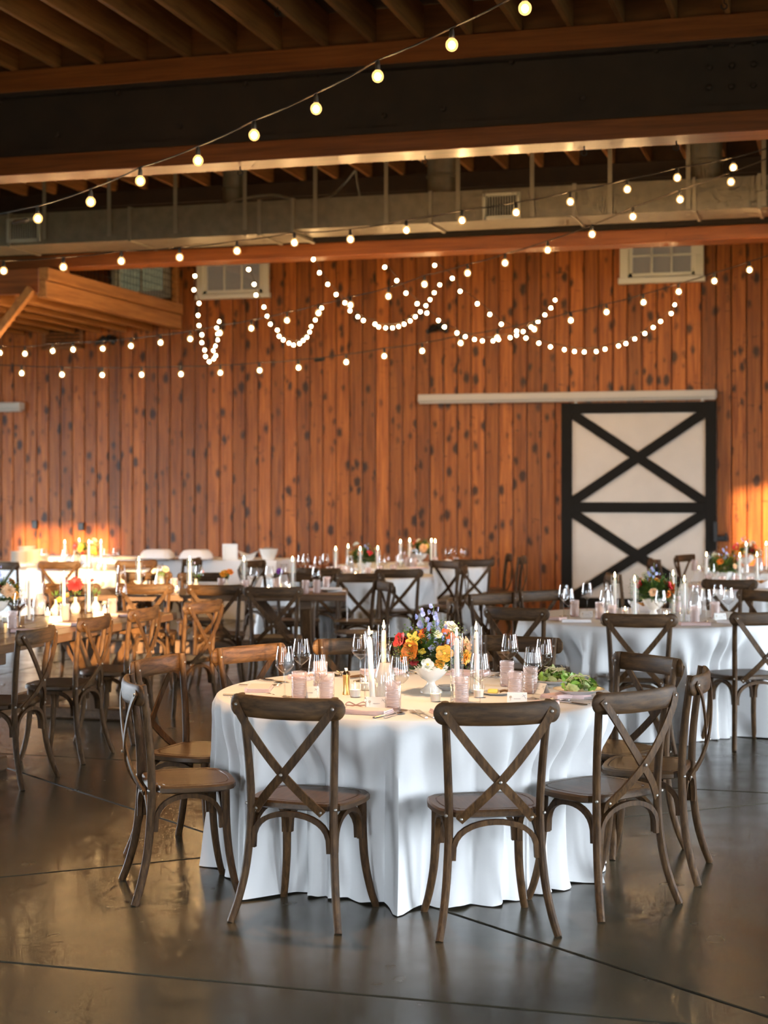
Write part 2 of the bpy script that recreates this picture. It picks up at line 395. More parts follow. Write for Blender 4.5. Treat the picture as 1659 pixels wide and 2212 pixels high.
# ------------------------------------------------------------------ floor: slabs with saw-cut joints
floor = thing('floor', 'polished brown concrete floor with saw-cut joints', 'floor', kind='structure')
MB().box(((X0 + X1) / 2, (Y0 + Y1) / 2, -0.056), (X1 - X0 + 1, Y1 - Y0 + 1, 0.1)).build('joint_bed', 'joint_filler', floor, False)
def clip(poly, n, c):                                               # keep n.p <= c
    out = []
    for i in range(len(poly)):
        a, b = poly[i], poly[(i + 1) % len(poly)]
        da, db = n[0] * a[0] + n[1] * a[1] - c, n[0] * b[0] + n[1] * b[1] - c
        if da <= 0: out.append(a)
        if da * db < 0:
            t = da / (da - db); out.append((a[0] + t * (b[0] - a[0]), a[1] + t * (b[1] - a[1])))
    return out
def line2(p, q):                                                    # n, c of the line through two ground points
    d = (q[0] - p[0], q[1] - p[1]); l = sqrt(d[0] ** 2 + d[1] ** 2); n = (-d[1] / l, d[0] / l); return n, n[0] * p[0] + n[1] * p[1]
DIAG = [line2(CW(-2.11, 9.42), CW(1.22, 5.11)), line2(CW(-1.66, 6.93), CW(2.05, 8.55))]
ylines = [Y0 - 0.4, 1.1, 5.10, 9.08, 13.06, 17.04, Y1 + 0.4]
g = 0.011
for i in range(len(ylines) - 1):
    a, b = ylines[i] + g, ylines[i + 1] - g
    xs = [X0 - 0.4, -10.6, -5.6, 4.2, X1 + 0.4] if i == 2 else [X0 - 0.4, -11.3, -7.3, -3.3, 0.7, 4.7, X1 + 0.4]
    for k in range(len(xs) - 1):
        polys = [[(xs[k] + g, a), (xs[k + 1] - g, a), (xs[k + 1] - g, b), (xs[k] + g, b)]]
        if i == 2 and k == 2:
            for n, c in DIAG:
                new = []
                for p in polys:
                    q = clip(p, n, c - g); r = clip(p, (-n[0], -n[1]), -c - g)
                    new += [w for w in (q, r) if len(w) > 2]
                polys = new
        for p in polys:
            MB().prism(p, -0.05, 0.0).build('slab', 'concrete', floor, False)

# ------------------------------------------------------------------ walls
wall_back = thing('wall_back', 'tall wall of knotty orange-brown vertical boards', 'wall', (0, Y1, 0), kind='structure')
MB().box(((X0 + X1) / 2, 0.10, 2.9), (X1 - X0 + 0.4, 0.14, 5.9)).build('backing', 'groove_wood', wall_back, False)
PITCH = 0.197
bd = None
nb = int((X1 - X0) / PITCH)
for i in range(nb):
    x = X0 + PITCH * (i + 0.5)
    if bd is None:
        b = MB(); w, t = PITCH - 0.013, 0.026
        b.prism([(-w / 2, 0.0), (-w / 2, -t + 0.007), (-w / 2 + 0.009, -t), (w / 2 - 0.009, -t), (w / 2, -t + 0.007), (w / 2, 0.0)], 0.0, 5.85)
        o = bd = b.build('board', 'wall_wood', wall_back, False)
    else: o = link_copy(bd)
    o.location = (x, 0.03 - random.uniform(0, 0.005), 0)
def wall_with_holes(name, label, holes, length0, length1, horizontal_axis, pos, out):
    w = thing(name, label, 'wall', kind='structure'); cuts = sorted(set([length0, length1] + [v for h in holes for v in h[:2]]))
    m = MB()
    for a, b in zip(cuts[:-1], cuts[1:]):
        hs = sorted([(h[2], h[3]) for h in holes if h[0] <= a + 1e-6 and h[1] >= b - 1e-6]); z = 0.0; spans = []
        for p, q in hs:
            if p > z: spans.append((z, p))
            z = q
        spans.append((z, 5.9))
        for p, q in spans:
            c, s = ((a + b) / 2, pos), (b - a, 0.2)
            if horizontal_axis == 'x': m.box((c[0], c[1], (p + q) / 2), (s[0], s[1], q - p))
            else: m.box((c[1], c[0], (p + q) / 2), (s[1], s[0], q - p))
    m.build('wall_panel', 'plaster_dark', w, False); return w
wall_with_holes('wall_front', 'dark wall opposite the wood wall with open doors and windows', FRONT_OPEN, X0 - 0.2, X1 + 0.2, 'x', Y0 - 0.1, -1)
wall_with_holes('wall_right', 'side wall with open doors', RIGHT_OPEN, Y0, Y1, 'y', X1 + 0.1, 1)
wall_with_holes('wall_left', 'side wall with a wide open door', LEFT_OPEN, Y0, Y1, 'y', X0 - 0.1, -1)

# ground outside, and added shed-like blockers, unseen, to keep low sun off the doors
plain('outside_ground', (0.06, 0.07, 0.035), 0.9, noise=0.3, nscale=1)
plain('blocker_wall', (0.16, 0.10, 0.07), 0.8)
o = MB().box((0, 0, -0.25), (140, 140, 0.2)).build('ground_outside', 'outside_ground', None, False); tag(o, 'grassy ground outside the open doors', 'ground', kind='structure')
for p0, p1, lb in ((-11.5, 0.18, 'long unseen sun blocker added outside the open doors'), (1.84, 9.25, 'short unseen sun blocker added outside the open doors')):
    e1 = Vector((cos(SUN_AZ), sin(SUN_AZ), 0)); back = Vector((sin(SUN_AZ), -cos(SUN_AZ), 0)); w = p1 - p0
    t = thing('sun_blocker', lb, 'sun blocker', e1 * ((p0 + p1) / 2) + back * 26 + Vector((0, 0, -0.15)), SUN_AZ)
    MB().box((0, 2.5, 3.6), (w, 5.0, 7.2)).build('blocker_body', 'blocker_wall', t, False)
    m = MB(); hw = w / 2
    m.add([(-hw, -0.4, 7.2), (hw, -0.4, 7.2), (hw, 5.4, 7.2), (-hw, 5.4, 7.2), (-hw, 2.5, 8.8), (hw, 2.5, 8.8)], [(0, 1, 5, 4), (2, 3, 4, 5), (0, 4, 3), (1, 2, 5), (0, 3, 2, 1)])
    m.build('blocker_roof', 'duct_metal', t, False)

# ------------------------------------------------------------------ ceiling, joists
ceiling = thing('ceiling', 'dark plank ceiling on exposed timber joists', 'ceiling', kind='structure')
MB().box(((X0 + X1) / 2, (Y0 + Y1) / 2, ZC + 0.06), (X1 - X0 + 0.6, Y1 - Y0 + 0.6, 0.1)).build('deck', 'deck_wood', ceiling, False)
JX = [-5.72 + 0.406 * k for k in range(-24, 36)]
ZJ = 5.31; BY1, BY2 = 12.47, 17.88                                   # front faces of the two great beams
bays = [(Y0, BY1 + 0.17), (BY1 + 0.19, BY2 + 0.17), (BY2 + 0.19, Y1)]
for a, b in bays:
    o0 = None
    for x in JX:
        if o0 is None:
            o0 = o = MB().bbox((0, 0, 0), (0.042, b - a, 0.286), 0.004).build('joist', 'joist_wood', ceiling, False)
        else: o = link_copy(o0)
        o.location = (x, (a + b) / 2, ZJ + 0.143)
for yb in (BY1 + 0.10, BY2 + 0.10):
    o0 = None
    for x in JX[:-1]:
        if o0 is None: o0 = o = MB().box((0, 0, 0), (0.36, 0.035, 0.284)).build('blocking', 'block_wood' if yb < 15 else 'deck_wood', ceiling, False)  # blocking at the far beam takes darker wood, painting in the shade there
        else: o = link_copy(o0)
        o.location = (x + 0.203, yb, ZJ + 0.142)

# ------------------------------------------------------------------ great beams
def beam(yf, label, bolts, top='plate_wood'):
    t = thing('ceiling_beam', label, 'beam', ((X0 + X1) / 2, yf, 4.4), kind='structure'); L = X1 - X0; w = 0.35
    MB().bbox((0, w / 2, 0.08), (L, w, 0.16), 0.006).build('bottom_plate', 'plate_wood', t, False)
    MB().box((0, w / 2, 0.19), (L, 0.30, 0.05)).build('lower_flange', 'steel_paint', t, False)
    MB().box((0, w / 2, 0.445), (L, 0.16, 0.48)).build('web', 'steel_paint', t, False)
    MB().box((0, w / 2, 0.705), (L, 0.32, 0.03)).build('upper_flange', 'steel_paint', t, False)
    MB().bbox((0, w / 2, 0.815), (L, w - 0.02, 0.188), 0.006).build('top_plate', top, t, False)
    b0 = None
    for px, py in bolts:
        p = onY(px, py, yf + 0.09)
        m = MB().lathe([(0.0, -0.028), (0.018, -0.024), (0.024, -0.01), (0.026, 0.004)], 8, M=Matrix.Rotation(-pi / 2, 4, 'X').to_3x3()) if b0 is None else None
        if b0 is None: b0 = o = m.build('bolt', 'steel_paint', t)
        else: o = link_copy(b0)
        o.location = (p.x - t.location.x, 0.095, p.z - 4.4)
    return t
beam(BY1, 'dark steel beam with reddish timber plate spanning above the tables', [(256, 200), (530, 180), (390, 272), (125, 292), (0, 220), (1105, 134), (1258, 212), (958, 235), (1417, 109),
     (1535, 102), (1582, 98), (1629, 93), (1533, 146), (1581, 142), (1628, 139), (1532, 189), (1580, 187), (1627, 184), (684, 160), (830, 250)])
beam(BY2, 'second steel beam with timber plate near the wood wall', [], 'steel_paint')  # timber top plate coloured dark to paint in the shade behind the duct
# screw hooks under the near beam
hk = None
for px, py, zz in ((519, 362, 0), (918, 336, 0), (1262, 320, 0), (1461, 306, 0), (652, 25, 1), (1518, 18, 1)):
    p = onY(px, py, BY1 + 0.2)
    if hk is None:
        m = MB(); m.tube([(0, 0, 0), (0, 0, -0.03)], 0.005, 6)
        m.tube([(0.022 * sin(a), 0, -0.052 - 0.022 * -cos(a)) for a in [pi * 2 * k / 14 for k in range(13)]], 0.005, 6, up=(0, 1, 0))
        hk = m.build('screw_hook', 'black_metal'); o = hk
    else: o = link_copy(hk)
    if zz: u_ = (px - CX) / F; p = at(px, py, F * (ZJ - 0.05 - H) / (YH - py)); k_ = min(JX, key=lambda q_: abs(q_ - p.x)); p.x = k_; p.z = ZJ + 0.004
    else: p.z = 4.4
    o.location = p; q = proj(p)[0]
    tag(o, {519: 'dark screw hook under the beam near the lit bulbs', 918: 'screw hook under the middle of the timber plate', 1262: 'open screw hook under the timber plate above the duct grille',
            1461: 'screw hook under the beam end above the white window', 652: 'small screw hook on a joist at the top', 1518: 'small screw hook under the joists in the top right corner'}[px], 'hook')

# ------------------------------------------------------------------ air duct
YD = 16.53; ZD0, ZD1 = 4.50, 4.83
duct = thing('air_duct', 'long grey sheet metal duct hung under the joists', 'duct', (0, YD, 0))
cuts = [-13.0, -11.2] + [onY(p, 450, YD).x for p in (20, 280, 560, 632, 930, 1240, 1500, 1640)] + [1.0, 3.0, 5.0]
for i, (a, b) in enumerate(zip(cuts[:-1], cuts[1:])):
    big = i <= 4
    z0, dp = (ZD0 - 0.03, 0.72) if big else (ZD0 + 0.005, 0.60)
    m = MB(); m.box(((a + b) / 2, dp / 2, (z0 + ZD1) / 2), (b - a - 0.006, dp, ZD1 - z0))
    m.build('duct_section', 'duct_metal', duct, False)
    m = MB()
    m.box((b, dp / 2, z0 - 0.008), (0.034, dp + 0.03, 0.016)); m.box((b, -0.008, (z0 + ZD1) / 2), (0.034, 0.016, ZD1 - z0 + 0.03)); m.box((b, dp / 2, ZD1 + 0.008), (0.034, dp + 0.03, 0.016))
    m.build('duct_flange', 'strap_metal', duct, False)
st = None
for p in (97, 237, 380, 530, 682, 835, 990, 1150, 1318, 1487, 1650):
    x = onY(p, 450, YD).x
    if st is None:
        m = MB(); m.box((0, -0.018, (ZD0 + 0.02 + ZJ + 0.1) / 2), (0.045, 0.004, ZJ + 0.1 - ZD0 - 0.02)); m.box((0, 0.012, ZD0 - 0.035), (0.045, 0.06, 0.004))
        o = st = m.build('hanger_strap', 'strap_metal', duct, False)
    else: o = link_copy(st)
    o.location = (x, 0, 0)
for p0, p1, y0, y1 in ((20, 86, 478, 520), (1047, 1121, 420, 470)):
    a, b = onY(p0, y1, YD), onY(p1, y0, YD); w, h = b.x - a.x, 0.24
    zc = (a.z + b.z) / 2
    zc = max(ZD0 + 0.14, min(ZD1 - 0.14, zc))
    fr = MB(); cxm = (a.x + b.x) / 2
    for sx, sz, ww, hh in ((0, h / 2, w, 0.035), (0, -h / 2, w, 0.035), (-w / 2, 0, 0.035, h + 0.035), (w / 2, 0, 0.035, h + 0.035)):
        fr.box((cxm + sx, -0.02, zc + sz), (ww, 0.03, hh))
    r = fr.build('register_frame', 'register_paint', duct, False)
    MB().box((cxm, -0.008, zc), (w, 0.004, h)).build('register_shade', 'shade_black', r, False)  # near-black sheet paints the shaded inside of the duct behind the louvers
    for k in range(12):
        MB().box((cxm - w / 2 + w * (k + 1) / 13, -0.016, zc), (0.007, 0.014, h)).build('louver', 'register_paint', r, False)
for p, yy in ((505, 400), (957, 390), (1527, 350)):
    x = onY(p, yy, YD + 0.35).x
    m = MB(); R_ = 0.16 if p > 600 else 0.11
    m.lathe([(R_, ZD1), (R_, ZD1 + 0.2), (R_ + 0.012, ZD1 + 0.21), (R_ + 0.012, ZD1 + 0.23), (R_, ZD1 + 0.24), (R_, ZC)], 20, (x, 0.32, 0))
    m.build('round_collar', 'duct_metal', duct)
o = MB().tube(smoothline([at(490, 441, 17.7), at(520, 430, 17.7), at(590, 421, 17.7), at(650, 434, 17.7), at(710, 425, 17.7), at(745, 395, 17.7), at(768, 367, 17.7)]), 0.013, 6).build('conduit_cable', 'strap_metal')
tag(o, 'pale cable curling up from the top of the duct', 'cable')
o = MB().tube(smoothline([at(768, 368, 17.7), at(772, 400, 17.7), at(780, 440, 17.75)]), 0.013, 6).build('conduit_cable', 'strap_metal')
tag(o, 'short cable end dropping behind the duct strap', 'cable')

# ------------------------------------------------------------------ windows high on the wood wall
def window(name, px0, px1, ybot, ztop, cols, rows, label, inner='glow_blind', wide=1.0):
    a, b = onY(px0, ybot, Y1 - 0.02), onY(px1, ybot, Y1 - 0.02); w = b.x - a.x; z0 = (a.z + b.z) / 2; h = ztop - z0; tr = 0.115 * wide
    t = thing(name, label, 'window', ((a.x + b.x) / 2, Y1 - 0.025, z0), kind='structure')
    m = MB()
    m.bbox((0, -0.04, tr / 2 * .7), (w + 0.04, 0.085, tr * .7), .006); m.bbox((0, -0.03, h - tr / 2), (w, 0.065, tr), .005)
    for s in (-1, 1): m.bbox((s * (w / 2 - tr / 2), -0.03, h / 2), (tr, 0.065, h - 0.01), .005)
    m.build('casing', 'trim_white', t, False)
    iw, z1, ih = w - 2 * tr, tr * .7, h - tr * 1.7; sw = 0.05
    m = MB()
    m.box((0, -0.018, z1 + sw / 2 + .01), (iw, 0.035, sw)); m.box((0, -0.018, z1 + ih - sw / 2), (iw, 0.035, sw))
    for s in (-1, 1): m.box((s * (iw / 2 - sw / 2), -0.018, z1 + ih / 2), (sw, 0.035, ih))
    sash = m.build('sash', 'trim_white', t, False)
    pw, ph = (iw - 2 * sw) / cols, (ih - 2 * sw) / rows
    for c in range(1, cols): MB().box((-iw / 2 + sw + pw * c, -0.018, z1 + ih / 2), (0.024, 0.026, ih - 0.02)).build('muntin', 'trim_white', sash, False)
    for r in range(1, rows): MB().box((0, -0.018, z1 + sw + ph * r), (iw - 0.02, 0.026, 0.024)).build('muntin', 'trim_white', sash, False)
    for c in range(cols):
        for r in range(rows):
            MB().box((-iw / 2 + sw + pw * (c + .5), -0.010, z1 + sw + ph * (r + .5)), (pw - 0.02, 0.004, ph - 0.02)).build('pane', 'pane_glass', sash, False)
    MB().box((0, 0.012, z1 + ih / 2), (iw - 0.02, 0.008, ih - 0.02)).build('glow_blind', inner, t, False)
    return t
window('window_1', 1340, 1521, 612, 5.45, 3, 3, 'white framed window above the barn door with pale panes')
window('window_2', 428, 583, 646, 5.45, 3, 2, 'white framed window beside the loft post', wide=0.85)
window('window_3', 243, 372, 646, 5.45, 2, 1, 'window with green-gold panes behind the loft mesh', 'glow_curtain', 0.7)

# ------------------------------------------------------------------ barn door and its track
YDR = Y1 - 0.10
a, b = onY(1213, 1318, YDR), onY(1548, 870, YDR)
dw = b.x - a.x; dz0, dz1 = 0.05, onY(1380, 869, YDR).z; dh = dz1 - dz0
door = thing('door_1', 'white sliding barn door with two black cross braces', 'door', ((a.x + b.x) / 2, YDR, dz0), kind='structure')
MB().box((0, 0.02, dh / 2), (dw, 0.04, dh)).build('door_panel', 'door_white', door, False)
fw = 0.145
for s in (-1, 1): MB().bbox((s * (dw / 2 - fw / 2), -0.018, dh / 2), (fw, 0.036, dh), 0.004).build('stile', 'black_paint', door, False)
zm = dz1 - onY(1380, 1096, YDR).z; zm = dh - zm
rails = [fw / 2, zm, dh - fw / 2]
for z in rails: MB().bbox((0, -0.018, z), (dw - 2 * fw, 0.036, fw * .95), 0.004).build('rail', 'black_paint', door, False)
iw = dw - 2 * fw
for z0, z1 in ((rails[0] + fw * .475, rails[1] - fw * .475), (rails[1] + fw * .475, rails[2] - fw * .475)):
    ang = atan2(z1 - z0, iw)
    bw = 0.062
    for s in (-1, 1):
        # a brace clipped to its cell
        c, sn = cos(ang), sin(ang); n = (-sn * s, c)
        cell = [(-iw / 2, z0), (iw / 2, z0), (iw / 2, z1), (-iw / 2, z1)]; zc = (z0 + z1) / 2; k = n[1] * zc
        poly = clip(clip(cell, n, k + bw), (-n[0], -n[1]), -k + bw)
        yy = -0.034 if s > 0 else -0.030
        m = MB(); q = len(poly)
        m.add([(x, 0.0, z) for x, z in poly] + [(x, yy, z) for x, z in poly], [tuple(range(q)), tuple(range(q, 2 * q))[::-1]] + [(i, i + q, (i + 1) % q + q, (i + 1) % q) for i in range(q)])
        m.build('brace', 'black_paint', door, False)
def track(px0, px1, py0, py1, label):
    a, b = onY(px0, py1, Y1 - 0.1), onY(px1, py0, Y1 - 0.1); zt = onY(px1, py0, Y1 - .1).z; zb = onY(px1, py1, Y1 - .1).z; w = b.x - a.x
    t = thing('door_track', label, 'door track', ((a.x + b.x) / 2, Y1 - 0.09, (zt + zb) / 2))
    h = zt - zb
    MB().bbox((0, 0, h * .08), (w, 0.17, h * .84), 0.01).build('cover', 'track_white', t, False)
    MB().box((0, -0.02, -h * .42), (w - 0.02, 0.06, h * .16)).build('lower_lip', 'track_white', t, False)
    MB().box((0, -0.088, -h * .16), (w, 0.006, 0.012)).build('seam', 'register_paint', t, False)
    return t
t = track(905, 1548, 842, 863, 'long white sliding door track above the barn door')
for px in (1244, 1517):
    p = onY(px, 866, YDR)
    MB().box((p.x - door.location.x, -0.01, dh + 0.02), (0.03, 0.02, 0.10)).build('hanger', 'bolt_metal', door, False)
MB().box((dw / 2 - 0.01, -0.05, 1.05), (0.05, 0.03, 0.26)).build('pull_handle', 'black_metal', door, False)
track(-420, 47, 869, 889, 'end of a white sliding door track at the left edge')
p = onY(1562, 1163, Y1); m = MB(); m.bbox((0, 0, 0), (0.16, 0.06, 0.07), .01); m.bbox((0.05, -0.05, 0.02), (0.03, 0.07, 0.12), .008)
o = m.build('door_latch', 'black_metal'); o.location = (p.x, Y1 - 0.03, p.z); tag(o, 'black iron latch on the wall right of the barn door', 'latch')
for px, py, lb in ((77, 1133, 'dark outlet box on the boards at far left'), (177, 1137, 'second dark outlet box on the boards above the flowers')):
    p = onY(px, py, Y1); o = MB().bbox((0, 0, 0), (0.09, 0.05, 0.12), .008).build('outlet_box', 'black_metal'); o.location = (p.x, Y1 - 0.022, p.z); tag(o, lb, 'outlet')

# ------------------------------------------------------------------ loft at the left
LX = -9.30; LY0 = 17.55
loft = thing('loft_platform', 'timber loft platform with wire mesh railing beside the window', 'loft', (LX, LY0, 4.0))
LL = Y1 - LY0 - 0.02
MB().bbox((-0.06, LL / 2, 0.10), (0.12, LL, 0.20), 0.006).build('side_beam', 'loft_wood', loft, False)
MB().bbox((-0.045, LL / 2, 0.285), (0.14, LL, 0.15), 0.006).build('fascia_board', 'loft_wood', loft, False)
MB().bbox((-2.4, 0.06, 0.20), (4.6, 0.14, 0.30), 0.006).build('end_beam', 'plate_wood', loft, False)
for k in range(1, 7): MB().bbox((-0.06 - 0.42 * k, LL / 2 + 0.06, 0.10), (0.045, LL - 0.14, 0.24), 0.004).build('joist', 'loft_wood', loft, False)
MB().box((-2.4, LL / 2, 0.245), (4.5, LL, 0.03)).build('deck', 'deck_wood', loft, False)
MB().bbox((-0.06, LL - 0.09, 0.78), (0.09, 0.09, 0.84), 0.006).build('railing_post', 'loft_wood', loft, False)
MB().bbox((-0.06, 0.6, 0.78), (0.09, 0.09, 0.84), 0.006).build('railing_post', 'loft_wood', loft, False)
MB().bbox((-0.06, LL / 2 + 0.3, 1.16), (0.09, LL - 0.7, 0.06), 0.006).build('top_rail', 'loft_wood', loft, False)
m = MB()
for k in range(1, 34): m.box((-0.06, 0.65 + (LL - 0.8) * k / 34, 0.75), (0.006, 0.006, 0.78))
for k in range(1, 8): m.box((-0.06, LL / 2 + 0.25, 0.37 + 0.1 * k), (0.006, LL - 0.8, 0.006))
tag(m.build('wire_mesh', 'black_metal', loft, False), 'dark wire mesh infill', None, kind='stuff')
MB().bbox((-0.5, -0.02, -0.25), (0.10, 0.10, 0.95), 0.006, Matrix.Rotation(radians(42), 3, 'Y')).build('knee_brace', 'loft_wood', loft, False)
MB().bbox((-0.88, 0.06, -2.0), (0.20, 0.20, 4.1), 0.01).build('post', 'loft_wood', loft, False)
# louvred vent under the loft
a, b = onY(98, 752, Y1), onY(178, 690, Y1)
v = thing('wall_vent', 'slatted wooden vent on the wall under the loft', 'vent', ((a.x + b.x) / 2, Y1 - 0.02, (a.z + b.z) / 2)); w, h = b.x - a.x, b.z - a.z
m = MB()
for s in (-1, 1): m.box((s * w / 2, 0, 0), (0.06, 0.05, h)); m.box((0, 0, s * h / 2), (w + .06, 0.05, 0.05))
m.build('vent_frame', 'block_wood', v, False)
for k in range(8): MB().box((0, 0, -h / 2 + h * (k + .5) / 8), (w, 0.05, 0.012), Matrix.Rotation(radians(38), 3, 'X')).build('slat', 'block_wood', v, False)
def floodlight(px, py, label):
    p = onY(px, py, Y1 - 0.1); t = thing('flood_light', label, 'light', p)
    MB().lathe([(0.0, -0.02), (0.055, -0.02), (0.055, 0.02), (0, 0.02)], 14, (0, 0.08, 0.05), Matrix.Rotation(pi / 2, 3, 'X')).build('wall_plate', 'black_metal', t)
    for s in (-1, 1):
        R = Matrix.Rotation(s * radians(25), 3, 'Z') @ Matrix.Rotation(radians(115), 3, 'X')
        MB().lathe([(0.0, 0.1), (0.03, 0.09), (0.035, 0.02), (0.06, -0.06), (0.062, -0.075), (0.055, -0.07), (0.0, -0.055)], 14, (s * 0.10, -0.02, 0.0), R).build('lamp_head', 'black_metal', t)
        MB().tube([(0, 0.06, 0.05), (s * 0.06, 0.03, 0.045), (s * 0.09, 0.0, 0.02)], 0.014, 6).build('swivel_arm', 'black_metal', t)
floodlight(947, 712, 'twin headed black floodlight on the wood wall under the garlands')
floodlight(232, 737, 'twin headed black floodlight on the wall beneath the loft')

# ------------------------------------------------------------------ string lights
BULB = {}
def bulb_proto(mini):
    if mini in BULB: return BULB[mini]
    if not mini:
        R = 0.034
        globe = [(0.014, 0.0)] + [(R * sin(a), -0.005 - R - R * -cos(a) * 1.0 - 0.0) for a in []]
        prof = [(0.013, -0.002)]
        for k in range(1, 11):
            a = radians(22) + (pi - radians(22)) * k / 10; prof.append((R * sin(a), -0.034 + R * cos(a) * 1.05 - 0.004))
        g_ = MB().lathe(prof, 14); c = MB().lathe([(0.0, -0.018), (0.010, -0.022), (0.019, -0.036), (0.017, -0.050), (0.009, -0.058), (0.0, -0.06)], 7)
        s = MB().lathe([(0.0, 0.048), (0.010, 0.046), (0.014, 0.03), (0.016, 0.0), (0.014, -0.006)], 10)
    else:
        R = 0.021
        prof = [(R * sin(pi * k / 8), -0.020 + R * cos(pi * k / 8)) for k in range(9)][::1]
        g_ = MB().lathe(prof[:1] + prof[2:7:2] + prof[8:], 8); c = None; s = MB().lathe([(0.0, 0.022), (0.008, 0.02), (0.009, -0.002)], 8)
    BULB[mini] = (g_, c, s); return BULB[mini]
MESH = {}
def inst(key, mb, mat, parent, loc, name):
    if key not in MESH:
        o = mb.build(name, mat, parent); MESH[key] = o.data; 
    else:
        o = bpy.data.objects.new(name, MESH[key]); COL.objects.link(o); o.parent = parent
    o.location = loc; return o
def strand(pts, label, mini=False, cord_r=0.006, ext=None):
    """pts: bulb centres in the room"""
    base = Vector(pts[0]); t = thing('string_light', label, 'string light', base, group='warm bulb strings and garlands')
    g_, c, s = bulb_proto(mini); dz = 0.09 if not mini else 0.05
    if ext: pts_c = [ext[0]] + list(pts) + [ext[1]]
    else: pts_c = list(pts)
    path = []
    for i in range(len(pts_c) - 1):
        p, q = Vector(pts_c[i]) - base, Vector(pts_c[i + 1]) - base
        for k in range(4):
            u = k / 4; v = p.lerp(q, u); v.z += dz - 0.008 * (4 * u * (1 - u)) * (0 if mini else 1) ; path.append(v)
    path.append(Vector(pts_c[-1]) - base + Vector((0, 0, dz)))
    MB().tube(path, cord_r, 5).build('cord', 'cord_dark', t)
    for p in pts:
        loc = Vector(p) - base + Vector((0, 0, 0.038 if not mini else 0.024))
        if not mini:
            b = inst('globe', g_, 'bulb_globe', t, loc, 'bulb'); inst('core', c, 'bulb_core', b, (0, 0, 0), 'filament'); inst('socket', s, 'socket_dark', b, (0, 0, 0), 'socket')
        else:
            b = inst('mini', g_, 'mini_bulb', t, loc, 'bulb'); inst('minisocket', s, 'socket_dark', b, (0, 0, 0), 'socket')
    return t
def ramp(pxs, d0, d1): n = len(pxs) - 1; return [at(x, y, d0 + (d1 - d0) * i / n) for i, (x, y) in enumerate(pxs)]
S1 = [(82, 472), (196, 436), (303, 391), (428, 347), (549, 292), (683, 235), (816, 165), (976, 97), (1134, 18)]
S2 = [(8, 585), (137, 577), (262, 564), (388, 556), (512, 542), (636, 524), (757, 517), (878, 497), (998, 476), (1115, 459), (1232, 436), (1355, 409), (1463, 384), (1584, 362)]
S3 = [(1579, 393), (1469, 431), (1367, 468), (1279, 506), (1183, 540), (1091, 568), (1010, 590), (917, 614), (839, 640), (757, 659), (688, 676), (620, 692), (543, 709), (475, 719), (411, 732), (347, 740), (283, 747), (222, 753), (158, 755), (114, 758), (54, 764), (0, 762)]
S4 = [(1619, 583), (1543, 607), (1466, 630), (1390, 653), (1310, 674), (1233, 692), (1154, 711), (1074, 729), (995, 741), (912, 758), (830, 769), (748, 782), (645, 794), (561, 800), (476, 805), (391, 808), (306, 809), (221, 810), (134, 809), (47, 806)]
G1 = [(421, 597), (419, 627), (430, 656), (428, 682), (430, 704), (436, 724), (436, 741), (442, 757), (444, 771), (452, 782), (462, 776), (466, 769), (461, 758), (465, 748), (470, 735), (470, 722), (468, 709), (473, 695)]
G2 = [(537, 583), (549, 615), (553, 638), (570, 664), (577, 684), (584, 701), (599, 714), (603, 727), (612, 735), (624, 742), (634, 746), (647, 743), (655, 736), (663, 729), (669, 718), (672, 706), (681, 692), (695, 666)]
G3 = [(677, 561), (690, 590), (708, 615), (726, 637), (745, 655), (756, 672), (773, 685), (785, 693), (810, 701), (818, 707), (833, 709), (848, 709), (861, 706), (873, 701), (886, 694), (897, 685), (908, 674), (920, 661), (929, 648), (938, 633), (950, 616)]
G4 = [(831, 578), (857, 607), (877, 634), (901, 657), (922, 677), (947, 693), (960, 707), (987, 720), (1005, 728), (1025, 734), (1042, 737), (1065, 737), (1077, 734), (1102, 730), (1116, 725), (1130, 717), (1147, 707), (1162, 695), (1177, 681), (1190, 666), (1199, 649)]
G5 = [(939, 574), (977, 602), (994, 630), (1031, 657), (1058, 680), (1083, 701), (1116, 716), (1136, 731), (1164, 742), (1189, 750), (1219, 756), (1241, 760), (1262, 761), (1288, 760), (1307, 755), (1336, 748), (1352, 743), (1371, 733), (1393, 721), (1411, 708), (1427, 695), (1450, 678), (1457, 659)]
strand(ramp(S1, 11.5, 8.0), 'nearest string of large bulbs rising diagonally across the steel beam', ext=(at(-120, 505, 12.2), at(1330, -60, 7.5)))
strand(ramp(S2, 14.4, 14.3), 'string of large bulbs running in front of the sheet metal duct', ext=(at(-120, 590, 14.4), at(1720, 322, 14.3)))
strand(ramp(S3, 14.3, 20.0), 'long string of bulbs from the duct end down to the loft', ext=(at(1690, 350, 14.0), at(-60, 762, 20.2)))
strand(ramp(S4, 17.0, 19.0), 'lowest sagging string of bulbs across the wood wall', ext=(at(1720, 548, 16.8), at(-60, 800, 19.1)))
strand(ramp(G1, 18.6, 20.8), 'narrow hanging loop of small bulbs beside the loft post', True, 0.004)
strand(ramp(G2, 18.4, 20.8), 'small bulb swag hanging from the window beside the loft', True, 0.004)
strand(ramp(G3, 18.3, 20.8), 'small bulb swag hanging in the middle above the floodlight', True, 0.004)
strand(ramp(G4, 18.3, 20.6), 'small bulb swag passing just right of the twin floodlight', True, 0.004)
strand(ramp(G5, 18.3, 20.6), 'small bulb swag reaching toward the window above the barn door', True, 0.004)
for px, py, d, lb in ((690, 777, 18.0, 'black cord connector on the lowest bulb string'), (45, 478, 11.8, 'black plug at the left end of the nearest bulb string')):
    o = MB().tube([(-0.06, 0, -0.01), (-0.04, 0, -.006), (0.04, 0, 0.006), (0.06, 0, 0.01)], 0.02, 8, scale=[.5, 1, 1, .5]).build('cord_connector', 'socket_dark'); o.location = at(px, py, d); o.rotation_euler = (0, 0, TH); tag(o, lb, 'plug')

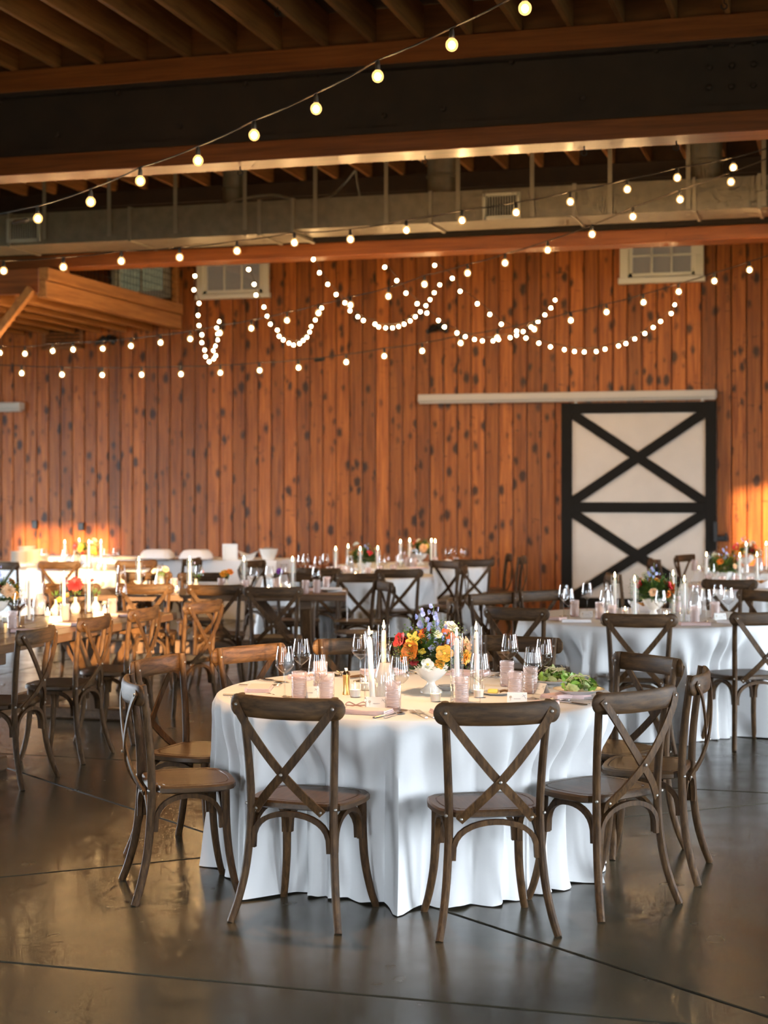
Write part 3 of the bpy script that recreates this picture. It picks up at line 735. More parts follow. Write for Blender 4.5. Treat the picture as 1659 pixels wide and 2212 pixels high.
# warm pendant lamps over the tables (above the frame)
def pendant(x, d, z, power, label, spot=110):
    p = pxy(x, d, z); t = thing('pendant_lamp', label, 'lamp', p)
    MB().lathe([(0.02, 0.16), (0.05, 0.14), (0.09, 0.08), (0.13, 0.0), (0.125, 0.0), (0.085, 0.075), (0.0, 0.12)], 20).build('lamp_shade', 'black_metal', t)
    MB().tube([(0, 0, 0.15), (0, 0, ZJ - z)], 0.008, 6).build('stem', 'black_metal', t)
    MB().lathe([(0.0, 0.06), (0.03, 0.05), (0.04, 0.02), (0.03, -0.01), (0.0, -0.02)], 12).build('bulb', 'lamp_glow', t)
    l = bpy.data.lights.new('pendant_light', 'SPOT'); l.energy = power; l.color = (1.0, 0.62, 0.33); l.spot_size = radians(spot); l.spot_blend = 0.9; l.shadow_soft_size = 0.05
    lo = bpy.data.objects.new('pendant_light', l); COL.objects.link(lo); lo.location = (p.x, p.y, p.z - 0.04)
pendant(-0.55, 6.9, 4.35, 250, 'black pendant lamp hanging above the front round table', 54)

# ------------------------------------------------------------------ cross-back chair
def make_chair():
    t = thing('cross_back_chair', 'chair', 'chair')
    # seat: rounded outline, rim + groove + panel
    half = [(0.0, 0.045), (0.11, 0.045), (0.150, 0.050), (0.157, 0.075), (0.190, 0.085), (0.206, 0.12), (0.216, 0.20), (0.218, 0.29), (0.205, 0.38), (0.170, 0.43), (0.11, 0.452), (0.0, 0.458)]
    full = half + [(-x, y) for x, y in half[::-1] if x > 0]
    cx_, cy_ = 0.0, 0.25
    def ring(k, z): return [(cx_ + (x - cx_) * k, cy_ + (y - cy_) * k, z) for x, y in full]
    rings = [ring(0.93, 0.438), ring(1.0, 0.445), ring(1.0, 0.462), ring(0.975, 0.470), ring(0.86, 0.470), ring(0.85, 0.466), ring(0.84, 0.466), ring(0.83, 0.470)]
    m = MB(); n = len(full); vs = [v for r in rings for v in r]; fs = []
    for k in range(len(rings) - 1):
        for i in range(n): fs.append((k * n + i, k * n + (i + 1) % n, (k + 1) * n + (i + 1) % n, (k + 1) * n + i))
    fs.append(tuple(range(n))[::-1]); m.add(vs, fs); m.build('seat', 'chair_seat', t, True, 30)
    m = MB(); m.add(ring(0.83, 0.470), [tuple(range(n))]); o = m.build('seat_panel', 'chair_seat', t, False)
    for s in (-1, 1):
        pts = smoothline([(0.228 * s, -0.036, 0.0), (0.207 * s, -0.002, 0.09), (0.188 * s, 0.030, 0.22), (0.176 * s, 0.048, 0.42), (0.182 * s, 0.040, 0.62), (0.196 * s, 0.012, 0.83), (0.199 * s, 0.004, 0.886)], 4)
        sc_ = [1.02 - 0.12 * abs(i / (len(pts) - 1) - 0.45) * 2 for i in range(len(pts))]
        MB().sweep(pts, [(0.0165 * cos(a), 0.0195 * sin(a)) for a in [2 * pi * k / 10 for k in range(10)]], (0, 1, 0), True, sc_).build('leg', 'chair_wood', t)
    for s in (-1, 1):
        pts = smoothline([(0.166 * s, 0.392, 0.442), (0.168 * s, 0.396, 0.30), (0.174 * s, 0.408, 0.18), (0.190 * s, 0.430, 0.07), (0.206 * s, 0.452, 0.0)], 4)
        MB().sweep(pts, [(0.0175 * cos(a), 0.0185 * sin(a)) for a in [2 * pi * k / 10 for k in range(10)]], (0, 1, 0), True, [1.1 - 0.25 * i / (len(pts) - 1) for i in range(len(pts))]).build('leg', 'chair_wood', t)
    # curved top rail, ends swept forward
    nseg = 18; pts = []; sca = []
    us = [-1, -0.995, -0.98, -0.955, -0.92, -0.88] + [-0.8 + 0.16 * k for k in range(11)] + [0.88, 0.92, 0.955, 0.98, 0.995, 1]
    for u in us:
        x = 0.243 * u
        pts.append((x, -0.048 + 0.052 * u * u, 0.842 + 0.004 * u * u)); e = 1 - abs(u)
        sca.append(1.0 if e > 0.15 else sqrt(max(0.04, 1 - (1 - e / 0.15) ** 2)))
    sec = [(0.0155 * (abs(cos(a)) ** 0.7) * (1 if cos(a) > 0 else -1), 0.0435 * (abs(sin(a)) ** 0.75) * (1 if sin(a) > 0 else -1)) for a in [2 * pi * k / 14 for k in range(14)]]
    rail = MB().sweep(pts, sec, (0, 0, 1), True, sca).build('top_rail', 'chair_rail', t)
    # crossing slats bowed backwards
    for s in (-1, 1):
        off = 0.0 if s > 0 else 0.010
        pts = smoothline([(0.212 * s, -0.026, 0.858), (0.175 * s, -0.046, 0.802), (0.10 * s, -0.058 + off * .6, 0.705), (0.016 * s, -0.056 + off, 0.605), (-0.07 * s, -0.030 + off * .5, 0.515), (-0.142 * s, 0.018, 0.437)], 4)
        ups = []
        for i, p in enumerate(pts): ups.append((0.25 * (p[0]) * 2, 1, 0.0))
        MB().sweep(pts, RECT(0.033, 0.009), ups).build('cross_slat', 'chair_wood', t, True, 30)
    # bentwood arches under the seat
    def arch(p, q, name='arch_brace', h0=0.285, h1=0.425):
        p, q = Vector((*p, 0)), Vector((*q, 0)); pts = []
        for k in range(17):
            a = pi * k / 16; u = 0.5 - 0.5 * (cos(a) if abs(cos(a)) < 1 else cos(a))
            z = h0 + (h1 - h0) * (sin(a) ** 0.62 if k not in (0, 16) else 0)
            v = p.lerp(q, u); pts.append((v.x, v.y, z))
        MB().sweep(pts, RECT(0.020, 0.022), tuple((q - p).normalized().cross(Vector((0, 0, 1)))), True).build(name, 'chair_wood', t, True, 30)
    arch((-0.163, 0.040), (0.163, 0.040)); arch((-0.148, 0.385), (0.148, 0.385))
    arch((0.176, 0.066), (0.166, 0.372)); arch((-0.176, 0.066), (-0.166, 0.372))
    bm = None
    def bolt(p, ax):
        R = Vector((0, 0, 1)).rotation_difference(Vector(ax)).to_matrix()
        nonlocal bm
        if bm is None:
            o = MB().lathe([(0.0065, -0.002), (0.0065, 0.002), (0.004, 0.0045), (0.0, 0.005)], 8).build('bolt', 'bolt_metal', t); bm = o
        else: o = link_copy(bm)
        o.location = p; o.rotation_euler = R.to_euler()
    for s in (-1, 1):
        bolt((0.204 * s, -0.036, 0.848), (0.25 * s, -1, 0)); bolt((-0.136 * s, 0.010, 0.444), (0, -1, 0.1)); bolt((0.190 * s, 0.033, 0.455), (0.5 * s, -.9, 0)); bolt((0.197 * s, 0.024, 0.845), (0, 1, 0))
    bolt((0.0, -0.0635, 0.59), (0, -1, 0))
    for c in kids(t):                                                # the seat is a little shallower than it is wide
        if c.name.startswith('bolt'): c.location.y *= 0.89
        else:
            for v in c.data.vertices: v.co.y *= 0.89
    return t
CHAIR = Proto(make_chair)
TAB = {'T1': (0.137, 7.25), 'T2': (1.86, 11.4), 'T5': (3.7, 15.1), 'T6': (-0.37, 16.9), 'T7': (0.34, 19.0), 'T9': (-3.4, 18.5), 'T10': (4.4, 18.0)}
TNAME = {'T1': 'the front white round table', 'T2': 'the round table before the barn door', 'T3': 'the wooden table at left edge', 'T4': 'the long wooden table mid-room',
         'T5': 'the round table at right edge', 'T6': 'the round table behind the wooden table', 'T7': 'the round table near the wood wall', 'T9': 'the round table beside the buffet', 'T10': 'the farthest round table at right', 'B': 'the white buffet table'}
SEATS = {}
def chair(tk, x, d, face=None, label='', turn=0.0, small=False, rmin=None):
    """x,d: rail position in the camera's ground frame; faces the table unless told"""
    if face is None:
        cx_, cd = TAB[tk]; face = math.degrees(atan2(cx_ - x, cd - d)) + turn
    if tk in TAB:
        cx_, cd = TAB[tk]; r = sqrt((x - cx_) ** 2 + (d - cd) ** 2); rm = rmin or 1.19
        if r < rm: x, d = cx_ + (x - cx_) * rm / r, cd + (d - cd) * rm / r
        SEATS.setdefault(tk, []).append((x - cx_, d - cd))
    a = radians(face); x += sin(a) * 0.03; d += cos(a) * 0.03
    return CHAIR(pxy(x, d), TH - a, label, 'dark wooden cross-back chairs', ('bolt',) if small else ())
# around the front round table
chair('T1', -0.384, 6.13, None, 'dark brown cross-back chair with its back to us, left of centre in front', -3)
chair('T1', 0.43, 5.98, None, 'dark brown cross-back chair with its back to us, right of centre in front', 4)
chair('T1', 1.02, 6.35, None, 'weathered cross-back chair angled left at the right front of the white table', 6)
chair('T1', 1.397, 6.99, None, 'cross-back chair seen side-on at the right side of the front table', 6)
chair('T1', 1.28, 7.66, None, 'cross-back chair facing the front table from the right, before the second tablecloth', -14)
chair('T1', 0.74, 8.62, None, 'cross-back chair behind the front table, right of the flowers', 0)
chair('T1', -0.147, 8.52, None, 'sunlit cross-back chair behind the front table, left of the flowers', 0)
chair('T1', -0.70, 8.12, None, 'sunlit cross-back chair turned to us behind the left wine glasses', 0)
chair('T1', -1.09, 7.56, None, 'amber lit cross-back chair half hidden at the left of the front table', 10)
chair('T1', -1.065, 6.67, None, 'cross-back chair seen side-on at the left front of the white table', 10)
# second round table on the right
chair('T2', 1.615, 10.14, None, 'cross-back chair with back to us in front of the second round table', 0)
chair('T2', 2.45, 10.3, None, 'cross-back chair at the right edge before the second round table', 8)
chair('T2', 0.87, 10.68, 30, 'cross-back chair at the left corner of the second round table')
chair('T2', 0.47, 11.42, None, 'cross-back chair seen edge-on left of the second round table')
chair('T2', 0.80, 12.1, 150, 'cross-back chair facing us, left beyond the second round table')
chair('T2', 1.20, 12.45, None, 'cross-back chair facing us before the left edge of the barn door', 0)
chair('T2', 2.95, 12.4, None, 'cross-back chair facing us behind the second round table at right edge', 0)
# far right tables
chair('T5', 3.0, 13.9, 14, 'dark cross-back chair with back to us before the right edge flowers', small=True)
chair('T5', 2.11, 14.9, None, 'cross-back chair edge-on in front of the lower barn door', 0, True)
chair('T10', 3.0, 17.9, None, 'cross-back chair beside the crossing braces of the barn door', 0, True)
chair('T10', 3.55, 19.0, None, 'cross-back chair facing us close to the barn door right stile', -10, True)
# wooden table at the left edge
chair('T3', -1.96, 9.13, -76, 'cross-back chair nearest us along the left wooden table')
chair('T3', -1.78, 9.97, -76, 'second cross-back chair along the left wooden table, sunlit rail')
chair('T3', -1.58, 10.7, -74, 'third cross-back chair along the left wooden table')
chair('T3', -1.255, 11.3, -62, 'golden sunlit cross-back chair pulled out at the end of the left table')
# long wooden table mid-room
chair('T4', -0.89, 12.86, 0, 'cross-back chair with back to us at the right of the long wooden table')
chair('T4', -1.387, 13.15, 1, 'cross-back chair with back to us at the middle of the long wooden table')
chair('T4', -1.99, 13.3, 3, 'cross-back chair with back to us at the left of the long wooden table')
chair('T4', -2.60, 13.3, 3, 'leftmost cross-back chair with back to us at the long wooden table')
chair('T4', -0.236, 14.9, 180, 'cross-back chair facing us behind the right end of the long table')
chair('T4', -0.80, 15.0, 182, 'cross-back chair facing us behind the carafe of the long table')
chair('T4', -1.70, 15.05, 180, 'cross-back chair facing us behind the marigolds of the long table')
chair('T4', -2.25, 15.2, 178, 'cross-back chair facing us behind the left half of the long table')
chair('T4', 0.02, 13.6, -110, 'cross-back chair standing at the right end of the long wooden table')
# middle round table
chair('T6', 0.147, 15.65, None, 'cross-back chair with back to us before the middle white round table', 20, True)
chair('T6', -0.66, 15.9, None, 'cross-back chair with back to us left before the middle round table', 0, True, 1.0)
chair('T6', -1.35, 16.1, None, 'cross-back chair left of the middle round table, before the buffet end', 0, True)
chair('T6', -1.45, 17.5, None, 'cross-back chair facing us behind the middle round table, by the white bowls', 0, True)
chair('T6', 0.62, 17.4, 222, 'cross-back chair facing us between the two far round tables', 0, True)
chair('T6', 0.83, 16.4, -80, 'cross-back chair edge-on right of the middle round table', 0, True)
# round table by the wall
chair('T7', 1.0, 17.8, None, 'cross-back chair with back to us before the round table by the wall', 20, True)
chair('T7', 1.48, 19.2, -84, 'cross-back chair side-on against the wood wall', 0, True)
chair('T7', 1.62, 18.55, -78, 'outer cross-back chair side-on near the wood wall', 0, True)
# round table near the buffet
chair('T9', -3.52, 17.3, None, 'cross-back chair with back to us before the round table near the buffet', 0, True)
chair('T9', -2.70, 17.5, None, 'cross-back chair right before the round table near the buffet', 8, True)
chair('T9', -4.12, 17.2, None, 'cross-back chair at the left edge before the buffet', 0, True)
chair('T9', -2.15, 18.1, None, 'narrow edge-on cross-back chair in front of the white covered dishes', 0, True)

# ------------------------------------------------------------------ round tables under floor length cloths
ZT = 0.762
def round_cloth(tk, label, R=0.893, seed=1, nseg=288):
    rnd = random.Random(seed); cx_, cd = TAB[tk]
    dents = []
    for sx, sd_ in SEATS.get(tk, []):
        r = sqrt(sx * sx + sd_ * sd_); dents.append((atan2(sd_, sx), max(0.60, min(0.95, r - 0.03 - 0.408 - 0.010))))
    nf = 34; wd = [rnd.uniform(0.5, 1.7) for _ in range(nf)]; tot = sum(wd); edges = [0.0]; amps = [rnd.uniform(0.55, 1.5) for _ in range(nf)]; skew = [rnd.uniform(0.35, 0.65) for _ in range(nf)]
    for w_ in wd: edges.append(edges[-1] + w_ / tot * 2 * pi)
    off = rnd.uniform(0, 2 * pi)
    def fold(ph):
        ph = (ph + off) % (2 * pi); j = 0
        while j < nf - 1 and edges[j + 1] <= ph: j += 1
        u = (ph - edges[j]) / (edges[j + 1] - edges[j]); u = 0.5 * u / skew[j] if u < skew[j] else 0.5 + 0.5 * (u - skew[j]) / (1 - skew[j])
        return amps[j] * (sin(pi * u) ** 1.4 * 1.6) - 0.75
    levels = [(0.0, 0)]
    nd = 22; m = MB(); vs = [(0, 0, ZT)]; rows = []
    rr = [0.3, 0.6, 0.84, R - 0.012]
    prof = [(r, ZT) for r in rr] + [(R, ZT - 0.006)]
    for k in range(1, nd + 1): prof.append((None, ZT - 0.012 - (ZT - 0.016) * (k / nd)))
    for r, z in prof:
        ring = []
        for i in range(nseg):
            ph = 2 * pi * i / nseg
            if r is None:
                t = (ZT - z) / ZT; f = fold(ph + 0.014 * sin(5 * t + ph * 3)); amp = 0.070 * min(1, t * 1.6) ** 0.8
                base = R + 0.004 + 0.078 * t ** 1.1
                q = base + f * amp
                for pa, lim in dents:
                    da = (ph - pa + pi) % (2 * pi) - pi
                    w = max(0.0, min(1.0, (0.34 - abs(da)) / 0.09)); w = w * w * (3 - 2 * w); wt = max(0.0, min(1.0, (t - 0.03) / 0.32)); wt = wt * wt * (3 - 2 * wt)
                    target = min(q, lim + 0.03 * max(0, t - 0.6) - 0.055 * (1 - min(1, max(0, (f + 0.75) / 1.6))))
                    q = q + (target - q) * w * wt
                if t > 0.93: q += 0.012 * (t - 0.93) / 0.07 * (0.5 + 0.5 * f)
                rq = q
            else: rq = r
            ring.append((rq * cos(ph), rq * sin(ph), z + (0.0 if z > 0.02 else 0.006 * max(0, fold(ph * 1.0 + 1.3)))))
        rows.append(ring)
    vs += [v for ring in rows for v in ring]; fs = [(0, 1 + i, 1 + (i + 1) % nseg) for i in range(nseg)]
    for k in range(len(rows) - 1):
        for i in range(nseg):
            a, b = 1 + k * nseg + i, 1 + k * nseg + (i + 1) % nseg; fs.append((a, a + nseg, b + nseg, b))
    m.add(vs, fs); o = m.build('tablecloth', 'cloth_white', None, True, 75); o.location = pxy(cx_, cd); o.rotation_euler = (0, 0, TH)
    return tag(o, label, 'tablecloth', 'white floor-length round tablecloths')
round_cloth('T1', 'white floor-length cloth over the front round table', seed=3)
round_cloth('T2', 'white floor-length cloth over the round table before the barn door', seed=5)
round_cloth('T5', 'white cloth over the round table at the right edge', seed=8, nseg=160)
round_cloth('T6', 'white cloth over the round table behind the long wooden table', seed=9, nseg=160)
round_cloth('T7', 'white cloth over the round table near the wood wall', seed=12, nseg=160)
round_cloth('T9', 'white cloth over the round table beside the buffet', seed=14, nseg=160)
round_cloth('T10', 'white cloth over the farthest round table right of the barn door', seed=15, nseg=160)

# ------------------------------------------------------------------ farm tables
def farm_table(x, d, ang, L, Wd, label):
    """x,d: centre; ang: direction of the long axis in the camera ground frame, degrees from the depth axis"""
    t = thing('farm_table', label, 'table', pxy(x, d), TH + pi / 2 - radians(ang))
    n = 5
    for k in range(n): MB().bbox((0, -Wd / 2 + Wd * (k + .5) / n, ZT - 0.027), (L, Wd / n - 0.003, 0.054), 0.004).build('plank', 'farm_wood', t, False)
    for s in (-1, 1):
        MB().bbox((s * (L / 2 - 0.35), 0, ZT - 0.095), (0.11, Wd - 0.14, 0.075), 0.006).build('cross_bar', 'farm_wood', t, False)
        MB().bbox((s * (L / 2 - 0.35), 0, 0.365), (0.13, 0.13, 0.60), 0.008).build('leg', 'farm_leg', t, False)
        MB().bbox((s * (L / 2 - 0.35), 0, 0.045), (0.12, Wd - 0.12, 0.085), 0.01).build('foot', 'farm_wood', t, False)
        for q in (-1, 1):
            MB().bbox((s * (L / 2 - 0.35), q * 0.185, 0.46), (0.075, 0.055, 0.60), 0.005, Matrix.Rotation(-q * radians(32), 3, 'X')).build('brace', 'farm_leg', t, False)
        MB().bbox((s * (L / 2 - 0.62), 0, 0.50), (0.065, 0.07, 0.56), 0.005, Matrix.Rotation(-s * radians(38), 3, 'Y')).build('brace', 'farm_leg', t, False)
    MB().bbox((0, 0, 0.27), (L - 0.8, 0.06, 0.12), 0.006).build('stretcher', 'farm_wood', t, False)
    return t
ax, ad = ST, CT                                                     # room Y axis seen in the camera frame
L3 = 2.8; W3 = 0.95
farm_table(-1.53 - ax * L3 / 2 - ad * W3 / 2, 11.85 - ad * L3 / 2 + ax * W3 / 2, 16, L3, W3, 'long plank-topped wooden table running out of the left edge')
farm_table(-0.33 - 1.32, 14.22, 90, 2.64, 0.92, 'long plank-topped wooden table across the middle of the room')

# ------------------------------------------------------------------ buffet tables along the wall
def box_cloth(name, c, rz, L, Wd, label, seed):
    rnd = random.Random(seed); m = MB(); per = []; n = 40; k2 = 12
    for i in range(n): per.append((-L / 2 + L * i / n, -Wd / 2, 0, -1))
    for i in range(k2): per.append((L / 2, -Wd / 2 + Wd * i / k2, 1, 0))
    for i in range(n): per.append((L / 2 - L * i / n, Wd / 2, 0, 1))
    for i in range(k2): per.append((-L / 2, Wd / 2 - Wd * i / k2, -1, 0))
    N_ = len(per); rows = []; zs = [ZT, ZT - 0.008, ZT - 0.12, ZT - 0.3, ZT - 0.5, 0.02, 0.006]
    ph = [rnd.uniform(0, 6.28) for _ in range(3)]
    for z in zs:
        t = (ZT - z) / ZT
        rows.append([(x + nx * (0.012 * (t > 0) + t * (0.03 + 0.022 * sin(i * 0.9 + ph[0]) + 0.018 * sin(i * 0.37 + ph[1]))), y + ny * (0.012 * (t > 0) + t * (0.03 + 0.022 * sin(i * 0.9 + ph[0]) + 0.018 * sin(i * .37 + ph[1]))), z) for i, (x, y, nx, ny) in enumerate(per)])
    vs = [v for r in rows for v in r]; fs = [tuple(range(N_))]
    for k in range(len(rows) - 1):
        for i in range(N_): fs.append((k * N_ + i, (k + 1) * N_ + i, (k + 1) * N_ + (i + 1) % N_, k * N_ + (i + 1) % N_))
    m.add(vs, fs); o = m.build(name, 'cloth_buffet', None, True, 50); o.location = c; o.rotation_euler = (0, 0, rz); return tag(o, label, 'tablecloth', 'white buffet tablecloths')
BX = pd(620, 20.5).x; BYc = 19.45
box_cloth('tablecloth', (BX - 1.85, BYc, 0), 0, 3.6, 0.78, 'white cloth over the buffet table holding the bowls', 3)
box_cloth('tablecloth', (pd(70, 19.2).x - 1.25, pd(70, 19.2).y + 0.3, 0), 0, 2.4, 0.78, 'white cloth over the buffet table at the left edge', 4)

# ------------------------------------------------------------------ tableware
def mk_wine():
    t = thing('wine_glass', 'glass', 'wine glass')
    MB().lathe([(0.003, 0.104), (0.010, 0.108), (0.026, 0.121), (0.0415, 0.139), (0.0425, 0.145), (0.0395, 0.175), (0.0350, 0.205), (0.0315, 0.226)], 22).build('bowl', 'glass_clear', t, True, 60)
    MB().lathe([(0.0045, 0.006), (0.0035, 0.03), (0.0033, 0.09), (0.0042, 0.106)], 8).build('stem', 'glass_thick', t)
    MB().lathe([(0.0, 0.0), (0.036, 0.0), (0.0365, 0.002), (0.018, 0.004), (0.0045, 0.009)], 20).build('foot', 'glass_clear', t)
    return t
WINE = Proto(mk_wine)
def mk_tumbler():
    t = thing('tumbler', 'tumbler', 'tumbler')
    prof = [(0.0, 0.001), (0.029, 0.001), (0.0315, 0.004)]
    for k in range(12):
        z = 0.010 + 0.0072 * k; prof += [(0.0325, z - 0.0015), (0.0338, z + 0.0015), (0.0325, z + 0.0045)]
    prof += [(0.033, 0.1), (0.0345, 0.104), (0.0335, 0.118)]
    c = MB().lathe(prof, 24).build('cup', 'glass_pink', t, True, 30)
    MB().lathe([(0.0, 0.004), (0.030, 0.004), (0.0305, 0.012), (0.0, 0.014)], 20).build('base', 'glass_pink', t)
    MB().lathe([(0.0300, 0.014), (0.031, 0.082), (0.0, 0.082)], 20).build('water', 'glass_frost', t)
    return t
TUMB = Proto(mk_tumbler)
def mk_hurr():
    t = thing('glass_cylinder', 'glass', 'glass cylinder')
    MB().lathe([(0.0285, 0.004), (0.0285, 0.30)], 24).build('tube', 'glass_clear', t)
    MB().lathe([(0.0285, 0.298), (0.0295, 0.300), (0.0285, 0.302)], 24).build('rim', 'glass_thick', t)
    MB().lathe([(0.0, 0.0), (0.029, 0.0), (0.029, 0.010), (0.0, 0.012)], 24).build('base', 'glass_thick', t)
    return t
HURR = Proto(mk_hurr)
def flame_mb(s=1.0, z=0.0): return MB().lathe([(0.0, z), (0.0035 * s, z + 0.004 * s), (0.0050 * s, z + 0.011 * s), (0.0038 * s, z + 0.020 * s), (0.0015 * s, z + 0.030 * s), (0.0, z + 0.037 * s)], 10)
def mk_taper():
    t = thing('taper_candle', 'candle', 'candle')
    MB().lathe([(0.0, 0.012), (0.0125, 0.012), (0.0115, 0.12), (0.0105, 0.262), (0.008, 0.272), (0.003, 0.278), (0.0, 0.278)], 14).build('wax', 'wax', t)
    MB().tube([(0, 0, 0.276), (0.0005, 0, 0.285)], 0.0011, 5).build('wick', 'cord_dark', t)
    flame_mb(1.15, 0.282).build('flame', 'flame', t)
    return t
TAPER = Proto(mk_taper)
def mk_votive():
    t = thing('votive_candle', 'votive', 'votive')
    MB().lathe([(0.0, 0.0), (0.021, 0.0), (0.0235, 0.006), (0.0265, 0.05), (0.0275, 0.055)], 20).build('cup', 'glass_clear', t)
    MB().lathe([(0.0, 0.003), (0.020, 0.003), (0.0235, 0.034), (0.0, 0.034)], 18).build('wax', 'wax', t)
    flame_mb(0.75, 0.037).build('flame', 'flame', t); return t
VOTIVE = Proto(mk_votive)
def mk_carafe():
    t = thing('water_carafe', 'carafe', 'carafe')
    MB().lathe([(0.0, 0.001), (0.042, 0.001), (0.048, 0.006), (0.050, 0.05), (0.046, 0.10), (0.030, 0.155), (0.022, 0.19), (0.024, 0.215), (0.033, 0.240)], 24).build('body', 'glass_clear', t)
    MB().lathe([(0.0, 0.004), (0.045, 0.006), (0.047, 0.05), (0.043, 0.10), (0.028, 0.152), (0.0, 0.153)], 20).build('water', 'glass_frost', t)
    MB().lathe([(0.033, 0.239), (0.0345, 0.241), (0.033, 0.243)], 24).build('rim', 'glass_thick', t); return t
CARAFE = Proto(mk_carafe)
def mk_mill():
    t = thing('pepper_mill', 'pepper mill', 'pepper mill')
    MB().lathe([(0.0, 0.0), (0.018, 0.0), (0.018, 0.008), (0.015, 0.02), (0.015, 0.075), (0.018, 0.085), (0.018, 0.09)], 14).build('body', 'brass', t)
    MB().lathe([(0.018, 0.09), (0.014, 0.10), (0.007, 0.107), (0.008, 0.113), (0.006, 0.12), (0.0, 0.122)], 14).build('cap', 'silver', t); return t
MILL = Proto(mk_mill)
def mk_napkin(mat):
    def f():
        t = thing('folded_napkin', 'napkin', 'napkin')
        for k in range(3):
            m = MB(); n = 8; w, l = 0.115 - 0.006 * k, 0.20 - 0.004 * k; z0 = 0.001 + 0.0055 * k
            top = []; 
            for i in range(n + 1):
                x = -l / 2 + l * i / n
                for j in range(5):
                    y = -w / 2 + w * j / 4; top.append((x, y, z0 + 0.005 + 0.0015 * sin(i * 1.3 + k) * (j % 2)))
            bot = [(x, y, z0) for x, y, z in top]; q = len(top); fs = []
            for i in range(n):
                for j in range(4):
                    a = i * 5 + j; fs.append((a, a + 5, a + 6, a + 1)); fs.append((q + a, q + a + 1, q + a + 6, q + a + 5))
            edge = [i * 5 for i in range(n + 1)] + [n * 5 + j for j in range(1, 5)] + [i * 5 + 4 for i in range(n - 1, -1, -1)] + [j for j in range(3, 0, -1)]
            for a, b in zip(edge, edge[1:] + edge[:1]): fs.append((a, b, q + b, q + a))
            m.add(top + bot, fs); m.build('fold', mat, t, True, 60)
        # rolled edge
        pts = [(-0.098 + 0.0245 * i, -0.052, 0.012 + 0.002 * sin(i)) for i in range(9)]
        MB().sweep(pts, [(0.007 * cos(a), 0.009 * sin(a)) for a in [2 * pi * k / 8 for k in range(8)]]).build('rolled_edge', mat, t)
        return t
    return f
NAPP, NAPW = Proto(mk_napkin('napkin_pink')), Proto(mk_napkin('napkin_white'))
def mk_card():
    t = thing('place_card', 'card', 'place card'); w, h = 0.085, 0.05
    for s in (-1, 1):
        MB().box((0, s * 0.012, h / 2), (w, 0.0012, h + 0.002), Matrix.Rotation(s * radians(26), 3, 'X')).build('leaf', 'card_white', t, False)
    R = Matrix.Rotation(-radians(26), 3, 'X'); 
    def mark(x, z, pts, mat, r=0.0008):
        m = MB(); q = []
        for a, b in pts: v = R @ Vector((x + a, -0.0013, z + b - h / 2)); q.append((v.x, v.y - 0.012, v.z + h / 2))
        m.tube(q, r, 4, up=(0, 1, 0)); m.build('print', mat, t)
    mark(-0.028, 0.030, [(0.004 * cos(a) * (1 + .5 * cos(5 * a)), 0.004 * sin(a) * (1 + .5 * cos(5 * a))) for a in [2 * pi * k / 20 for k in range(21)]], 'ink_gold', 0.0006)
    mark(-0.028, 0.028, [(0, -0.004), (0.001, -0.009), (0.0, -0.014)], 'ink_gold', 0.0005)
    mark(0.030, 0.034, [(-0.006, 0.008), (0.0, 0.002), (0.004, -0.006), (0.008, -0.012)], 'ink_grey', 0.0006); mark(0.030, 0.034, [(0.008, 0.006), (0.0, 0.002), (-0.008, -0.002)], 'ink_grey', 0.0006)
    mark(0.0, 0.022, [(-0.014 + 0.002 * k, 0.002 * sin(k * 2.1)) for k in range(15)], 'ink_grey', 0.0005)
    return t
CARD = Proto(mk_card)
def mk_fork():
    t = MB(); pts = smoothline([(0, -0.095, 0.004), (0, -0.04, 0.003), (0, 0.02, 0.006), (0, 0.045, 0.004)], 3)
    t.sweep(pts, RECT(0.007, 0.0025), (0, 0, 1), True, [1.5 - 0.9 * i / (len(pts) - 1) if i < len(pts) * .6 else 0.7 for i in range(len(pts))])
    t.bbox((0, 0.053, 0.004), (0.022, 0.02, 0.002), .0008)
    for k in range(4): t.bbox((-0.0085 + 0.0057 * k, 0.083, 0.006), (0.0028, 0.045, 0.0018), .0006, Matrix.Rotation(radians(5), 3, 'X'))
    return tag(t.build('dinner_fork', 'silver'), 'fork', 'fork')
def mk_knife():
    t = MB(); t.bbox((0, -0.06, 0.004), (0.013, 0.09, 0.006), .003); n = [(-0.0085, -0.015), (0.0085, -0.015), (0.0095, 0.06), (0.004, 0.10), (-0.0085, 0.085)]
    t.prism(n, 0.002, 0.0042); return tag(t.build('table_knife', 'silver', None, False), 'knife', 'knife')
def mk_spoon():
    t = MB(); pts = smoothline([(0, -0.09, 0.004), (0, -0.02, 0.003), (0, 0.035, 0.005)], 3)
    t.sweep(pts, RECT(0.007, 0.0025), (0, 0, 1), True, [1.4 - 0.8 * i / (len(pts) - 1) for i in range(len(pts))])
    n = 14; vs = [(0, 0.06, 0.001)]
    for r, z in ((0.5, 0.002), (1.0, 0.0055)): vs += [(0.017 * r * cos(2 * pi * i / n), 0.06 + 0.027 * r * sin(2 * pi * i / n), z) for i in range(n)]
    fs = [(0, 1 + i, 1 + (i + 1) % n) for i in range(n)] + [(1 + i, 1 + n + i, 1 + n + (i + 1) % n, 1 + (i + 1) % n) for i in range(n)]
    t.add(vs, fs); return tag(t.build('soup_spoon', 'silver'), 'spoon', 'spoon')
FORK, KNIFE, SPOON = Proto(mk_fork), Proto(mk_knife), Proto(mk_spoon)

